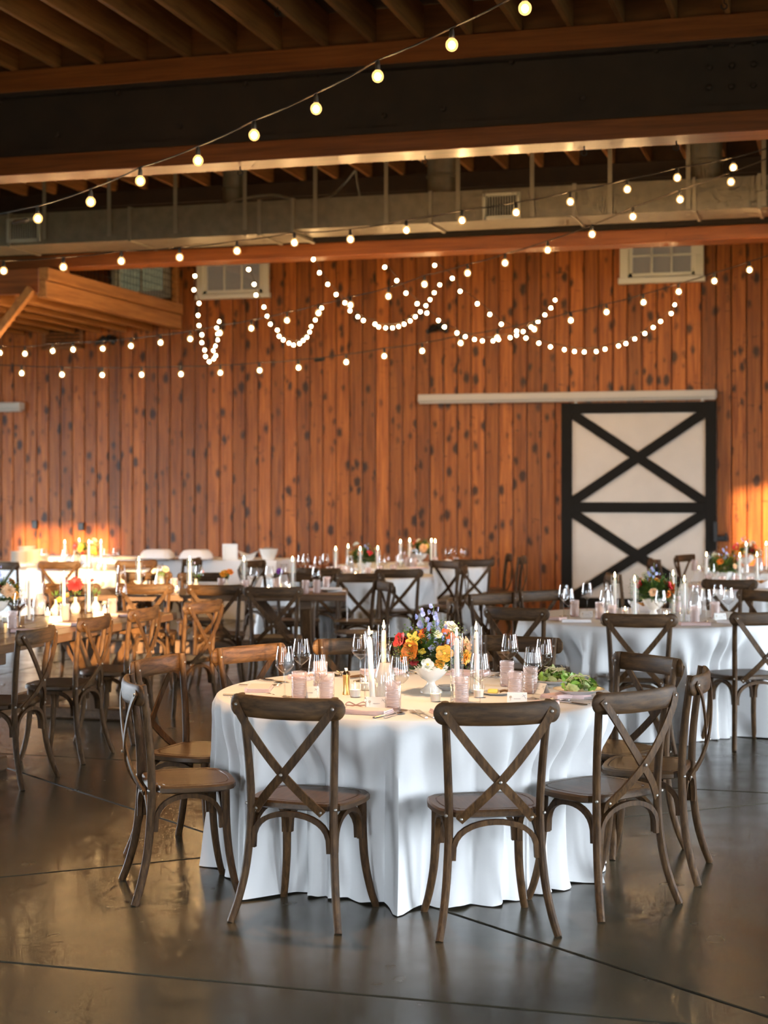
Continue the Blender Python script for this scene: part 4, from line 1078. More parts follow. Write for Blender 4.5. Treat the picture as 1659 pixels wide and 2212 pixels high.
# -------------------------------------------------- flowers
def petals(mb, layers, M=None, o=(0, 0, 0), rnd=random):
    M = M or Matrix.Identity(3); o = Vector(o)
    for n, L_, w, tilt, curl, off in layers:
        for k in range(n):
            az = 2 * pi * (k + off) / n + rnd.uniform(-.12, .12); R = Matrix.Rotation(az, 3, 'Z'); r = 0.0; z = 0.0; rows = []; ns = 4; ll = L_ * rnd.uniform(.88, 1.1)
            for i in range(ns + 1):
                t = i / ns; ang = tilt + curl * t
                if i: r += ll / ns * sin(ang); z += ll / ns * cos(ang)
                ww = w * sin(pi * (0.12 + 0.74 * t)) ** 0.8
                rows.append([M @ (R @ Vector((r - 0.25 * ww * abs(s), s * ww, z + 0.22 * ww * abs(s) * sin(ang)))) + o for s in (-1, 0, 1)])
            b = len(mb.v); mb.v += [tuple(v) for row in rows for v in row]
            for i in range(ns):
                for j in range(2): a = b + i * 3 + j; mb.f.append((a, a + 1, a + 4, a + 3))
def aim(d): return Vector((0, 0, 1)).rotation_difference(Vector(d).normalized()).to_matrix()
FLO = {
 'ranunculus': lambda r: [(5, r * .55, r * .28, .15, .5, 0), (6, r * .75, r * .36, .45, .5, .3), (7, r * .95, r * .42, .8, .55, .1), (8, r * 1.1, r * .45, 1.15, .5, .4)],
 'poppy': lambda r: [(4, r * 1.15, r * .62, .55, .75, 0), (3, r * 1.0, r * .55, .9, .7, .5)],
 'zinnia': lambda r: [(9, r * .55, r * .14, .4, .5, 0), (13, r * .85, r * .15, .9, .4, .3), (17, r * 1.05, r * .16, 1.3, .3, .1), (17, r * 1.0, r * .16, 1.6, .3, .4)],
 'pansy': lambda r: [(5, r * 1.1, r * .58, 1.15, .35, 0)],
 'daffodil': lambda r: [(6, r * 1.15, r * .3, 1.2, .2, 0), (6, r * .5, r * .22, .25, .2, .3)],
 'carnation': lambda r: [(8, r * .6, r * .25, .2, .9, 0), (10, r * .85, r * .28, .6, .8, .3), (12, r, r * .3, 1.1, .6, .1)],
 'bud': lambda r: [(5, r * 1.4, r * .5, .35, -.45, 0)],
}
def flower(parent, kind, col, r, pos, d, rnd, name='blossom', centre=None):
    m = MB(); petals(m, FLO[kind](r), aim(d), pos, rnd); o = m.build(name, 'petal_' + col, parent, True, 80)
    if centre:
        c = MB().lathe([(0.0, r * .22), (r * .16, r * .18), (r * .2, r * .08), (0.0, 0.0)], 8, pos, aim(d)); c.build('flower_centre', centre, o)
    return o
def stems(parent, base, tips, mat='leaf_green', r=0.0018):
    m = MB()
    for p in tips:
        p = Vector(p); q = base + Vector((p.x * .15, p.y * .15, 0)); mid = q.lerp(p, .55) + Vector((0, 0, .02)); m.tube(smoothline([q, mid, p], 3), r, 4)
    return m.build('stems', mat, parent)
def foliage(parent, c, rx, rz, n, rnd, mat='leaf_green', size=0.016, low=-0.5, feather=True):
    m = MB()
    for _ in range(n):
        az = rnd.uniform(0, 2 * pi); zz = rnd.uniform(low, 0.9); h = sqrt(max(0, 1 - min(1, abs(zz)) ** 2)); k = rnd.uniform(.55, 1.0)
        base = Vector((c[0] + cos(az) * h * rx * k * .6, c[1] + sin(az) * h * rx * k * .6, c[2] + zz * rz * k * .6))
        d = Vector((cos(az) * h * rx, sin(az) * h * rx, zz * rz + rnd.uniform(-.01, .03))).normalized(); L_ = size * rnd.uniform(2.2, 4.2); side = d.cross(Vector((rnd.uniform(-.4, .4), rnd.uniform(-.4, .4), 1))).normalized()
        if feather:
            for j in range(7):
                q = base + d * L_ * j / 6
                for s in (-1, 1):
                    tip = q + (side * s + d * .7).normalized() * size * (1.0 - j * .09) * .8 + Vector((0, 0, rnd.uniform(-.004, .004))); w = d * size * .16
                    b = len(m.v); m.v += [tuple(q - w), tuple(q + w), tuple(tip)]; m.f.append((b, b + 1, b + 2))
        else:
            up = side.cross(d); b = len(m.v)
            m.v += [tuple(base), tuple(base + d * L_ * .5 + side * size * .45), tuple(base + d * L_ + up * .004), tuple(base + d * L_ * .5 - side * size * .45)]; m.f += [(b, b + 1, b + 2), (b, b + 2, b + 3)]
    o = m.build('foliage', mat, parent, False); o['kind'] = 'stuff'; return o
def delphinium(parent, base, tip, n, rnd, col='lilac', r=0.018):
    base, tip = Vector(base), Vector(tip); s = MB().tube(smoothline([base, base.lerp(tip, .5) + Vector((.006, 0, 0)), tip], 4), 0.0018, 5).build('flower_spike', 'leaf_green', parent)
    for k in range(n):
        t = .28 + .72 * k / n; p = base.lerp(tip, t); az = k * 2.4; d = Vector((cos(az), sin(az), .15)); q = p + d * 0.020 * (1.3 - t * .6)
        m = MB(); petals(m, FLO['poppy'](r * (1.25 - .6 * t)), aim(d + Vector((0, 0, -.25))), q, rnd); m.build('floret', 'petal_' + (col if k % 3 else 'blue'), s, True, 80)
def mk_bouquet(label, loc, seed, detail=1.0, palette=None, tall=True, rz=0.0, low=0.0):
    """loc: where the vase rim stands; local z measured from the table top"""
    rnd = random.Random(seed); t = thing('flower_arrangement', label, 'flowers', loc, rz, 'mixed summer bouquets')
    zc = 0.175 - low; n = int(330 * detail)
    foliage(t, (0, 0, zc), 0.170, 0.125, n, rnd, 'leaf_green', 0.027, -0.50); foliage(t, (0, 0, zc), 0.15, 0.11, n // 2, rnd, 'leaf_green', 0.024, -0.40, False)
    o = foliage(t, (0.0, -0.02, zc - 0.01), 0.15, 0.105, int(70 * detail), rnd, 'leaf_lime', 0.020, -0.5)
    spec = palette
    tips = []
    for kind, col, r, p, d, cen in spec:
        q = Vector(p) - Vector((0, 0, low)); flower(t, kind, col, r, q, d, rnd, 'blossom', cen); tips.append(q)
    stems(t, Vector((0, 0, 0.10 - low)), tips)
    return t
# coordinates: x right, y away, z up (metres from the vase foot) of the front bouquet
PAL1 = [('poppy', 'red', .040, (-.125, -.02, .232), (-.75, -.5, .4), None), ('poppy', 'orange', .044, (-.085, -.085, .205), (-.45, -.85, -.05), None), ('daffodil', 'yellow', .034, (-.082, -.095, .245), (-.2, -.9, .35), 'petal_yellow'),
        ('poppy', 'yellow', .019, (-.045, -.11, .203), (0, -.7, -.6), None), ('ranunculus', 'orange', .027, (-.042, -.06, .248), (-.1, -.8, .5), None), ('ranunculus', 'amber', .022, (-.055, -.03, .268), (-.3, -.5, .8), None),
        ('ranunculus', 'crimson', .030, (-.02, -.03, .268), (0, -.6, .8), None), ('carnation', 'coral', .036, (.070, -.045, .262), (.2, -.8, .5), None), ('carnation', 'cream', .036, (.088, -.01, .298), (.35, -.5, .8), None),
        ('carnation', 'coral', .030, (.10, -.06, .240), (.5, -.8, .2), None), ('pansy', 'amber', .040, (.055, -.125, .190), (.05, -1, .2), 'petal_yellow'), ('ranunculus', 'crimson', .025, (.066, -.085, .214), (.1, -.8, .5), None),
        ('zinnia', 'peach', .050, (.150, -.02, .205), (.8, -.5, .2), None), ('zinnia', 'amber', .034, (.155, -.05, .165), (.8, -.6, -.1), None), ('ranunculus', 'orange', .028, (-.115, -.07, .160), (-.6, -.8, -.1), None),
        ('ranunculus', 'crimson', .022, (-.08, -.10, .155), (-.3, -.9, -.1), None), ('pansy', 'white', .030, (-.018, -.135, .142), (-.2, -1, .0), 'petal_yellow'), ('ranunculus', 'amber', .024, (.035, -.115, .145), (.1, -1, 0), None),
        ('poppy', 'cream', .022, (.028, -.075, .262), (0, -.7, .6), 'petal_amber'), ('bud', 'lilac', .012, (-.085, -.04, .285), (-.4, -.1, .9), None), ('ranunculus', 'orange', .030, (.03, .10, .24), (.1, .8, .5), None), ('poppy', 'red', .032, (-.07, .09, .24), (-.4, .8, .4), None),
        ('zinnia', 'yellow', .032, (.10, .08, .22), (.6, .6, .3), None), ('carnation', 'peach', .030, (-.13, .05, .19), (-.8, .4, .2), None)]
RECOL = {'red': 'coral', 'coral': 'peach', 'orange': 'amber', 'crimson': 'red'}
def vary(pal, seed, sub=1.0, remap=None):
    rnd = random.Random(seed); out = []
    for kind, col, r, p, d, c in pal:
        if rnd.random() > sub: continue
        a = rnd.uniform(-.5, .5) + seed; ca, sa = cos(a), sin(a)
        if remap and rnd.random() < .6: col = remap.get(col, col)
        out.append((kind, col, r * rnd.uniform(.9, 1.15), (p[0] * ca - p[1] * sa, p[0] * sa + p[1] * ca, p[2] * rnd.uniform(.95, 1.08)), (d[0] * ca - d[1] * sa, d[0] * sa + d[1] * ca, d[2]), c))
    return out
def mk_vase():
    t = thing('pedestal_vase', 'vase', 'vase'); m = MB(); n = 48
    prof = [(0.0, 0.0), (0.052, 0.0), (0.052, 0.008), (0.036, 0.020), (0.018, 0.042), (0.020, 0.052), (0.045, 0.066), (0.068, 0.090), (0.080, 0.118), (0.085, 0.135), (0.081, 0.135), (0.074, 0.115), (0.0, 0.10)]
    vs = []; 
    for r, z in prof:
        for i in range(n): k = 1 - 0.045 * (abs(sin(6 * 2 * pi * i / n / 2)) ** .6 if r > .017 and r < .084 else 0) ; vs.append((r * k * cos(2 * pi * i / n), r * k * sin(2 * pi * i / n), z))
    fs = [(k * n + i, k * n + (i + 1) % n, (k + 1) * n + (i + 1) % n, (k + 1) * n + i) for k in range(len(prof) - 1) for i in range(n)]
    m.add(vs, fs); m.build('bowl', 'ceramic_white', t, True, 60); return t
VASE = Proto(mk_vase)
def mk_budvase(mat):
    def f():
        m = MB().lathe([(0.0, 0.0), (0.026, 0.0), (0.034, 0.015), (0.036, 0.04), (0.028, 0.065), (0.012, 0.085), (0.010, 0.105), (0.014, 0.116)], 18); return tag(m.build('bud_vase', mat), 'vase', 'vase')
    return f
BUDV = Proto(mk_budvase('ceramic_cream'))

# ------------------------------------------------------------------ laying the front round table
ZI = ZT + 0.0005
def T1p(px, d): return pd(px, d, ZI)
for px, top in ((615, 1397), (651, 1381), (686, 1415), (779, 1371), (863, 1419), (1037, 1413), (1101, 1371), (1151, 1400), (1175, 1382)):
    reg(WINE(T1p(px, 2436 / (top - 1052)), random.uniform(0, 6)), 'T1', 'clear angular wine glass')
for px, d in ((646, 7.02), (692, 7.42), (706, 6.98), (849, 6.68), (996, 6.86), (1095, 7.45), (1113, 7.02), (1146, 7.20)):
    reg(TUMB(T1p(px, d), random.uniform(0, 6)), 'T1', 'pale pink beaded tumbler')
for px, d, lean in ((801, 6.96, 0.05), (829, 7.28, 0), (987, 6.90, 0.012), (1029, 7.2, 0.01)):
    p = T1p(px, d); reg(HURR(p), 'T1', 'tall clear glass candle cylinder')
    c = reg(TAPER((p.x, p.y, p.z), TH), 'T1', 'lit white taper candle')
    if lean: c.rotation_euler = (0.012, -lean, TH); c.location.x += lean * 0.16; c.location.z += 0.0
reg(CARAFE(T1p(832, 7.08)), 'T1', 'glass carafe of cloudy iced water')
for px, d in ((767, 7.06), (790, 7.30), (941, 6.92), (1034, 7.05)): reg(VOTIVE(T1p(px, d)), 'T1', 'small lit glass votive candle')
reg(MILL(T1p(748, 7.15)), 'T1', 'brass and silver pepper mill')
vp = T1p(931, 7.22); reg(VASE(vp), 'T1', 'white fluted pedestal vase')
bq = mk_bouquet('bouquet of red, orange and yellow blooms with tall lilac delphinium', vp, 4, 1.6, PAL1, rz=TH)
for b_, tp, n in (((.0, 0, .15), (.012, -.02, .400), 15), ((-.015, -.02, .15), (-.052, -.04, .385), 12), ((.02, -.03, .15), (.048, -.06, .325), 10), ((.0, -.05, .15), (-.005, -.10, .27), 7), ((.03, -.05, .15), (.058, -.11, .262), 7)):
    delphinium(bq, b_, tp, n, random.Random(n), 'lilac')
o = MB().lathe([(0.0, 0.0), (0.03, 0.0), (0.05, 0.018), (0.052, 0.022), (0.048, 0.02), (0.0, 0.004)], 20).build('sugar_bowl', 'glass_frost'); o.location = T1p(968, 7.30); tag(o, 'small clear glass dish behind the white pedestal vase', 'dish')
for ph, seat in ((-24.9, 'front left chair'), (13, 'front right chair'), (44.5, 'right front chair'), (78, 'side-on right chair'), (157, 'rear right chair'), (192, 'rear chair left of flowers'), (224, 'rear left chair'), (265, 'far left chair'), (296, 'side-on left chair')):
    a = radians(ph); cx_, cd = TAB['T1']; ux, ud = sin(a), -cos(a); rx, rd = cos(a), sin(a)      # outward, and to the sitter's right (seen from the chair)
    def pl(r, s): return pxy(cx_ + ux * r + rx * s, cd + ud * r + rd * s, ZI)
    rz = TH + a
    salad = ph in (44.5, 78)
    nap = NAPP(pl(0.71, 0.0 if ph != -24.9 else 0.10), rz + radians(4)); nap['label'] = 'pink folded napkin set before the ' + seat + ' of the front table'; nap['group'] = 'folded napkins'
    for j, s in enumerate((-0.165, -0.135) if ph != -24.9 else (-0.06, -0.03)):
        f_ = FORK(pl(0.735, s), rz + radians(180 - 180 + random.uniform(-6, 6))); f_['label'] = ('outer' if j == 0 else 'inner') + ' silver fork at the ' + seat + ' of the front table'; f_['group'] = 'silver cutlery'
    k_ = KNIFE(pl(0.735, 0.20), rz + radians(random.uniform(-6, 6))); k_['label'] = 'silver knife at the ' + seat + ' of the front table'; k_['group'] = 'silver cutlery'
    s_ = SPOON(pl(0.735, 0.235), rz + radians(random.uniform(-6, 6))); s_['label'] = 'silver spoon at the ' + seat + ' of the front table'; s_['group'] = 'silver cutlery'
for px, d, rot, seat in ((812, 6.70, 8, 'left of the front tumbler'), (1117, 6.85, -5, 'behind the front right chair'), (1166, 7.18, -50, 'tilted beside the salads'), (668, 7.05, 10, 'behind the front left chair')):
    CARD(pd(px, d, ZI), TH + radians(rot), 'white printed place card standing ' + seat, 'place cards')
# salads
def mk_plate():
    t = thing('salad_plate', 'plate', 'plate')
    MB().lathe([(0.0, 0.0), (0.06, 0.0), (0.075, 0.006), (0.112, 0.020), (0.113, 0.022), (0.108, 0.021), (0.072, 0.010), (0.0, 0.006)], 32).build('dish', 'ceramic_white', t)
    MB().lathe([(0.1115, 0.0205), (0.1138, 0.0218), (0.1115, 0.0232)], 32).build('rim', 'plate_rim', t); return t
PLATE = Proto(mk_plate)
def mk_salad(loc, seed, label):
    rnd = random.Random(seed); t = thing('green_salad', label, 'salad', loc)
    for k in range(30):
        m = MB(); a = rnd.uniform(0, 2 * pi); r = 0.075 * sqrt(rnd.random()); L_ = rnd.uniform(.035, .06); w = rnd.uniform(.018, .032); n = 5; ph = rnd.uniform(0, 6)
        rows = [[(L_ * (i / (n - 1) - .5), w * (j - 1) * sin(pi * (.15 + .7 * i / (n - 1))), 0.010 * sin(ph + i * 1.4) + 0.008 * (j - 1) ** 2 * sin(ph + i * 2.0)) for j in range(3)] for i in range(n)]
        R = Matrix.Rotation(a, 3, 'Z') @ Matrix.Rotation(rnd.uniform(-.9, .9), 3, 'X') @ Matrix.Rotation(rnd.uniform(-.6, .6), 3, 'Y'); o_ = Vector((r * cos(a), r * sin(a), 0.022 + 0.042 * (1 - (r / .085) ** 2) * rnd.uniform(.4, 1.1)))
        m.add([R @ Vector(v) + o_ for row in rows for v in row], [(i * 3 + j, i * 3 + j + 1, i * 3 + j + 4, i * 3 + j + 3) for i in range(n - 1) for j in range(2)])
        m.build('lettuce_leaf', 'lettuce' if k % 3 else 'lettuce_pale', t, True, 80)
    m = MB()
    for k in range(26):
        a = rnd.uniform(0, 2 * pi); p = Vector((rnd.uniform(-.03, .04), rnd.uniform(-.04, .01), rnd.uniform(.055, .075))); d = Vector((cos(a), sin(a), rnd.uniform(-.6, .3))) * .025
        m.tube([p - d, p + Vector((0, 0, .006)), p + d], 0.0013, 4)
    m.build('shredded_root', 'shred', t)['kind'] = 'stuff'
    return t
for px, d, lb in ((1200, 7.55, 'rear'), (1250, 7.05, 'front')):
    p = pd(px, d, ZI + (0.0)); q = PLATE((p.x, p.y, ZI + 0.018 if lb == 'front' else ZI)); q['label'] = f'white gold-rimmed plate, {lb} of the two holding salad'
    mk_salad((p.x, p.y, q.location.z + 0.001), 3 if lb == 'rear' else 9, f'green leaf salad on the {lb} of the two plates')
NAPP(pd(1222, 7.06, ZI), TH + radians(35), 'pink napkin under the front salad plate', 'folded napkins')
d_ = tag(MB().lathe([(0.0, 0.0), (0.04, 0.0), (0.07, 0.010), (0.071, 0.012), (0.045, 0.005), (0.0, 0.004)], 28).build('butter_plate', 'ceramic_white'), 'small white butter plate right of the taper candles', 'plate'); d_.location = T1p(1072, 7.16)
o = MB().bbox((0, 0, 0.014), (0.045, 0.03, 0.018), .004).build('butter_block', 'butter'); o.location = (d_.location.x - 0.015, d_.location.y, ZI + 0.0); tag(o, 'yellow block of butter on the small plate', 'butter')
o = MB().tube(smoothline([(-.02, 0, 0.012), (0, .004, .018), (.025, 0, .016)], 3), 0.006, 6, scale=None).build('date_fruit', 'dry_leaf'); o.location = (d_.location.x + 0.035, d_.location.y, ZI); tag(o, 'small dark garnish beside the butter', 'garnish')
m = MB()
for s in (-1, 1):
    m.sweep(smoothline([(0, 0, .003), (s * .03, .018, .014), (s * .045, .0, .006), (s * .028, -.012, .004), (0, 0, .003)], 4), RECT(.0012, .005)); m.sweep(smoothline([(0, 0, .003), (s * .012, -.03, .004), (s * .03, -.05, .002)], 4), RECT(.0012, .004))
o = m.build('ribbon_bow', 'ribbon', None, True, 60); o.location = T1p(769, 6.78); o.rotation_euler = (0, 0, TH); tag(o, 'thin rose ribbon bow beside the place card', 'ribbon')
m = MB(); m.add([(-.05, 0, .004), (-.02, .018, .012), (.03, .012, .02), (.055, 0, .008), (.03, -.014, .010), (-.015, -.016, .006), (0, 0, .003)], [(0, 1, 6), (1, 2, 6), (2, 3, 6), (3, 4, 6), (4, 5, 6), (5, 0, 6)])
o = m.build('dried_leaf', 'dry_leaf', None, False); o.location = T1p(766, 7.75); tag(o, 'curled brown dried leaf behind the pepper mill', 'leaf')

# ------------------------------------------------------------------ laying the other tables
def candle_at(tk, px, d):
    p = pd(px, d, ZI); reg(HURR(p), tk, 'tall clear glass candle cylinder'); reg(TAPER(p), tk, 'lit white taper candle')
def lay(tk, wine=(), tumb=(), cand=(), car=(), vot=(), nap=(), napw=(), card=()):
    for px, d in wine: reg(WINE(pd(px, d, ZI), random.uniform(0, 6)), tk, 'clear angular wine glass')
    for px, d in tumb: reg(TUMB(pd(px, d, ZI), random.uniform(0, 6)), tk, 'pale pink beaded tumbler')
    for px, d in cand: candle_at(tk, px, d)
    for px, d in car: reg(CARAFE(pd(px, d, ZI)), tk, 'glass carafe of water')
    for px, d in vot: reg(VOTIVE(pd(px, d, ZI)), tk, 'small lit glass votive candle')
    for px, d in nap: reg(NAPP(pd(px, d, ZI), random.uniform(-.4, .4)), tk, 'pink folded napkin')
    for px, d in napw: reg(NAPW(pd(px, d, ZI), random.uniform(-.4, .4)), tk, 'white folded napkin')
    for px, d in card: reg(CARD(pd(px, d, ZI), TH + random.uniform(-.3, .3)), tk, 'white place card')
def bouquet_on(tk, px, d, seed, label, remap=None, sub=1.0, spikes=1, detail=.8):
    p = pd(px, d, ZI); reg(VASE(p), tk, 'white fluted pedestal vase'); b = mk_bouquet(label, p, seed, detail, vary(PAL1, seed, sub, remap))
    for k in range(spikes): delphinium(b, (0, 0, .15), (random.uniform(-.05, .05), random.uniform(-.04, .04), random.uniform(.33, .39)), 9, random.Random(seed + k), 'lilac')
lay('T2', [(1218, 11.49), (1228, 11.07), (1268, 11.7), (1307, 10.87), (1427, 10.87), (1525, 11.0), (1551, 11.5), (1573, 11.17)],
    [(1241, 11.47), (1296, 11.25), (1545, 11.3), (1501, 10.9), (1322, 10.95), (1462, 11.9)], [(1328, 11.4), (1371, 10.95), (1478, 10.94), (1454, 11.65)], [(1314, 11.75), (1502, 11.6)],
    [(1312, 11.15), (1350, 11.6), (1440, 11.2)], [(1500, 10.75), (1190, 11.2)], [(1245, 11.0), (1585, 10.9), (1340, 10.72)], [(1267, 11.35), (1482, 11.05), (1555, 11.15)])
bouquet_on('T2', 1412, 11.4, 2, 'bouquet of orange, yellow and red blooms on the table before the barn door', spikes=2, detail=1.0)
def bread_basket(px, d, tk):
    p = pd(px, d, ZI); t = thing('bread_basket', 'basket', 'bread basket', p)
    n = 20; m = MB(); rows = [[(r * (1 + .12 * sin(5 * 2 * pi * i / n)) * cos(2 * pi * i / n), .75 * r * (1 + .12 * sin(5 * 2 * pi * i / n)) * sin(2 * pi * i / n), z + (.02 * sin(5 * 2 * pi * i / n) if z > .04 else 0)) for i in range(n)] for r, z in ((.07, .001), (.09, .03), (.12, .065))]
    m.add([v for r in rows for v in r], [tuple(range(n))[::-1]] + [(k * n + i, k * n + (i + 1) % n, (k + 1) * n + (i + 1) % n, (k + 1) * n + i) for k in range(2) for i in range(n)]); m.build('liner_cloth', 'napkin_white', t, True, 70)
    reg(t, tk, 'white cloth-lined bread basket')
    for k in range(3):
        m = MB().lathe([(0.0, -0.028), (0.03, -0.02), (0.042, 0.0), (0.03, 0.02), (0.0, 0.028)], 12); o = m.build('bread_roll', 'bread'); o.location = (p.x - .045 + .045 * k, p.y + .015 * (k % 2), ZI + 0.045); tag(o, 'roll', 'bread'); reg(o, tk, 'brown bread roll')
bread_basket(1392, 11.9, 'T2')
lay('T3', [(262, 11.75), (43, 10.6)], [(243, 11.6), (27, 10.45), (140, 11.1)], [(63, 11.1), (192, 11.78), (138, 11.5)], [(85, 11.6)], [(103, 11.5), (226, 11.75), (12, 11.0)], [(150, 10.75), (60, 10.25), (270, 11.5)], [], [(215, 11.3), (120, 10.9)])
def posy(tk, px, d, blooms, label, seed):
    p = pd(px, d, ZI); reg(BUDV(p), tk, 'cream ceramic bud vase'); rnd = random.Random(seed); t = thing('flower_posy', label, 'flowers', p, TH)
    tips = []
    for kind, col, r, q, dr in blooms: flower(t, kind, col, r, Vector(q), dr, rnd); tips.append(Vector(q))
    stems(t, Vector((0, 0, .06)), tips); foliage(t, (0, 0, .135), .035, .03, 14, rnd, 'leaf_green', .012, -.2, False)
posy('T3', 163, 11.77, [('zinnia', 'red', .058, (.0, -.02, .215), (.1, -.75, .6)), ('poppy', 'amber', .024, (-.05, -.02, .13), (-.5, -.5, .3))], 'scarlet zinnia in a bud vase on the left wooden table', 1)
posy('T3', 207, 11.82, [('ranunculus', 'red', .018, (-.03, 0, .235), (-.2, -.5, .8)), ('bud', 'pink', .030, (.045, -.01, .19), (.4, -.4, .8))], 'small red and pink stems in a bud vase on the left wooden table', 2)
posy('T3', 121, 11.55, [('poppy', 'amber', .022, (.03, -.03, .115), (.3, -.8, .3)), ('bud', 'purple', .03, (.05, 0, .23), (.5, -.5, .4))], 'purple and amber stems in a bud vase beside the carafe', 3)
bouquet_on('T3', -6, 11.2, 6, 'loose peach and lime bouquet at the left edge', RECOL, .8, 1, .7)
lay('T4', [(549, 13.95), (582, 14.15), (683, 14.0), (262, 14.35), (430, 14.2), (305, 14.3)], [(660, 13.9), (684, 13.95), (530, 13.95), (597, 14.2), (478, 14.2), (376, 14.2), (705, 14.4)], [(632, 13.95), (527, 14.0), (410, 13.95), (300, 13.95)], [(613, 14.2), (345, 14.35)],
    [(382, 14.0), (580, 14.1), (625, 14.2), (315, 14.0)], [(470, 13.9), (690, 14.3)], [(600, 13.88)])
posy('T4', 489, 14.1, [('zinnia', 'amber', .040, (-.02, -.01, .165), (-.2, -.7, .6)), ('zinnia', 'orange', .034, (.03, 0, .18), (.3, -.6, .6))], 'orange marigolds in a bud vase on the long wooden table', 4)
posy('T4', 423, 14.1, [('bud', 'lilac', .012, (-.01, 0, .25), (0, 0, 1)), ('bud', 'pink', .014, (.06, 0, .17), (.4, 0, .8))], 'thin leafy sprig in a bud vase on the long wooden table', 5)
posy('T4', 348, 14.1, [('ranunculus', 'cream', .025, (-.06, 0, .185), (-.4, -.6, .5)), ('ranunculus', 'peach', .03, (.04, 0, .20), (.2, -.6, .6))], 'cream ranunculus in a bud vase on the long wooden table', 6)
posy('T4', 604, 14.4, [('zinnia', 'purple', .034, (0, 0, .17), (0, -.7, .6))], 'purple bloom in a bud vase behind the carafe', 7)
p = pd(715, 14.2, ZI); q = PLATE(p); q['label'] = 'white plate with a napkin at the right end of the long wooden table'
NAPW((p.x, p.y, ZI + 0.018), TH, 'white napkin lying on the plate at the end of the long wooden table', 'folded napkins')
m = MB(); pts = [(-.10, 0, .003), (0, 0, .004), (.055, 0, .004), (.068, 0, -.02), (.070, 0, -.12), (.074, 0, -.26)]
m.sweep(pts, RECT(0.20, 0.004), [(0, 0, 1)] * 3 + [(1, 0, .3)] + [(1, 0, 0)] * 2); o = m.build('hanging_napkin', 'napkin_white', None, True, 60); o.location = pxy(-0.40, 14.22, ZI); o.rotation_euler = (0, 0, TH); tag(o, 'pale napkin hanging over the end of the long wooden table', 'napkin')
lay('T6', [(650, 16.6), (660, 16.75), (686, 16.2), (703, 16.9), (811, 17.3), (826, 16.5), (835, 17.0), (755, 16.3), (865, 16.7)], [(750, 16.3), (675, 16.5), (795, 16.15), (820, 16.4), (712, 16.3), (735, 16.4), (850, 16.6)], [(725, 16.3), (752, 17.0), (778, 16.3), (816, 16.5)], [(755, 16.65)], [(768, 16.2), (815, 16.2), (735, 16.2)], [(690, 16.25), (860, 16.3)])
bouquet_on('T6', 787, 16.9, 3, 'bouquet of orange and lilac blooms on the middle round table', None, .9, 1)
lay('T7', [(967, 18.6), (979, 18.9), (1001, 18.8), (905, 18.4), (870, 18.5)], [(895, 18.3), (880, 18.6), (940, 18.5), (985, 18.4), (860, 18.9)], [(865, 18.5), (885, 18.9), (932, 18.8), (940, 18.6)], [(893, 18.6)], [(930, 18.4), (950, 18.5)], [(905, 18.2), (985, 18.6)])
bouquet_on('T7', 908, 19.1, 5, 'bouquet of cream and coral blooms glowing against the wood wall', {'orange': 'cream', 'amber': 'peach', 'yellow': 'cream', 'crimson': 'coral', 'red': 'coral'}, 1.0, 0)
bread_basket(962, 18.7, 'T7')
lay('T9', [(140, 17.9), (230, 18.2), (250, 18.5), (95, 18.2)], [(120, 18.0), (205, 18.0), (160, 18.3)], [(140, 18.3), (171, 18.9), (192, 18.3), (218, 18.4)], [(163, 18.3)], [(212, 17.8), (226, 17.8)], [(80, 17.9), (110, 17.8), (190, 17.75)])
bouquet_on('T9', 188, 18.7, 7, 'bouquet with red blooms on the round table beside the buffet', None, .7, 0)
lay('T5', [(1537, 14.6), (1610, 14.6), (1640, 15.0), (1545, 15.2)], [(1560, 14.5), (1590, 14.6), (1620, 14.45), (1530, 14.9)], [(1526, 14.9), (1598, 14.75), (1635, 14.9)], [(1580, 15.1)], [(1550, 14.4), (1575, 14.35), (1620, 14.3)], [(1515, 14.8), (1600, 14.35)])
bouquet_on('T5', 1563, 15.0, 9, 'low bouquet of orange and red blooms at the right edge', None, .7, 1)
bread_basket(1645, 14.7, 'T5')
lay('T10', [(1537, 17.5), (1550, 17.8)], [(1500, 17.8)], [(1612, 17.6), (1655, 17.8)], [(1640, 17.5)], [(1510, 17.5)])
bouquet_on('T10', 1610, 18.0, 13, 'tall mixed bouquet on the farthest table at the right', None, .9, 2)

# ------------------------------------------------------------------ buffet
def covered_dish(px, w, d, label):
    p = pd(px, d, ZI); t = thing('covered_dish', label, 'dish', p); W_, D_ = w, 0.34; m = MB()
    rows = [(1.0, 0.0), (1.0, 0.03), (0.92, 0.07), (0.74, 0.115), (0.6, 0.125)]; vs = []; n = 28
    for k, z in rows:
        for i in range(n):
            a = 2 * pi * i / n; c, s = cos(a), sin(a); e = .45
            vs.append((W_ / 2 * k * (abs(c) ** e) * (1 if c > 0 else -1), D_ / 2 * k * (abs(s) ** e) * (1 if s > 0 else -1), z + (0.006 * sin(5 * a) if 0 < z < .11 else 0)))
    m.add(vs, [(k * n + i, k * n + (i + 1) % n, (k + 1) * n + (i + 1) % n, (k + 1) * n + i) for k in range(len(rows) - 1) for i in range(n)] + [tuple(range((len(rows) - 1) * n, len(rows) * n))])
    m.build('cloth_cover', 'napkin_white', t, True, 50)
    MB().bbox((0, 0, 0.006), (W_ + .05, D_ + .05, 0.010), .004).build('tray', 'silver', t, False)
covered_dish(340, 0.42, 20.6, 'white cloth covered dish, left of two on the buffet')
covered_dish(424, 0.40, 20.5, 'white cloth covered dish, right of two on the buffet')
p = pd(497, 20.4, ZI); t = thing('table_sign', 'pale framed sign standing on the buffet', 'sign', p, TH - .1)
m = MB()
for s in (-1, 1): m.box((s * .085, 0, .10), (.022, .015, .20)); m.box((0, 0, .10 + s * .09), (.19, .015, .022))
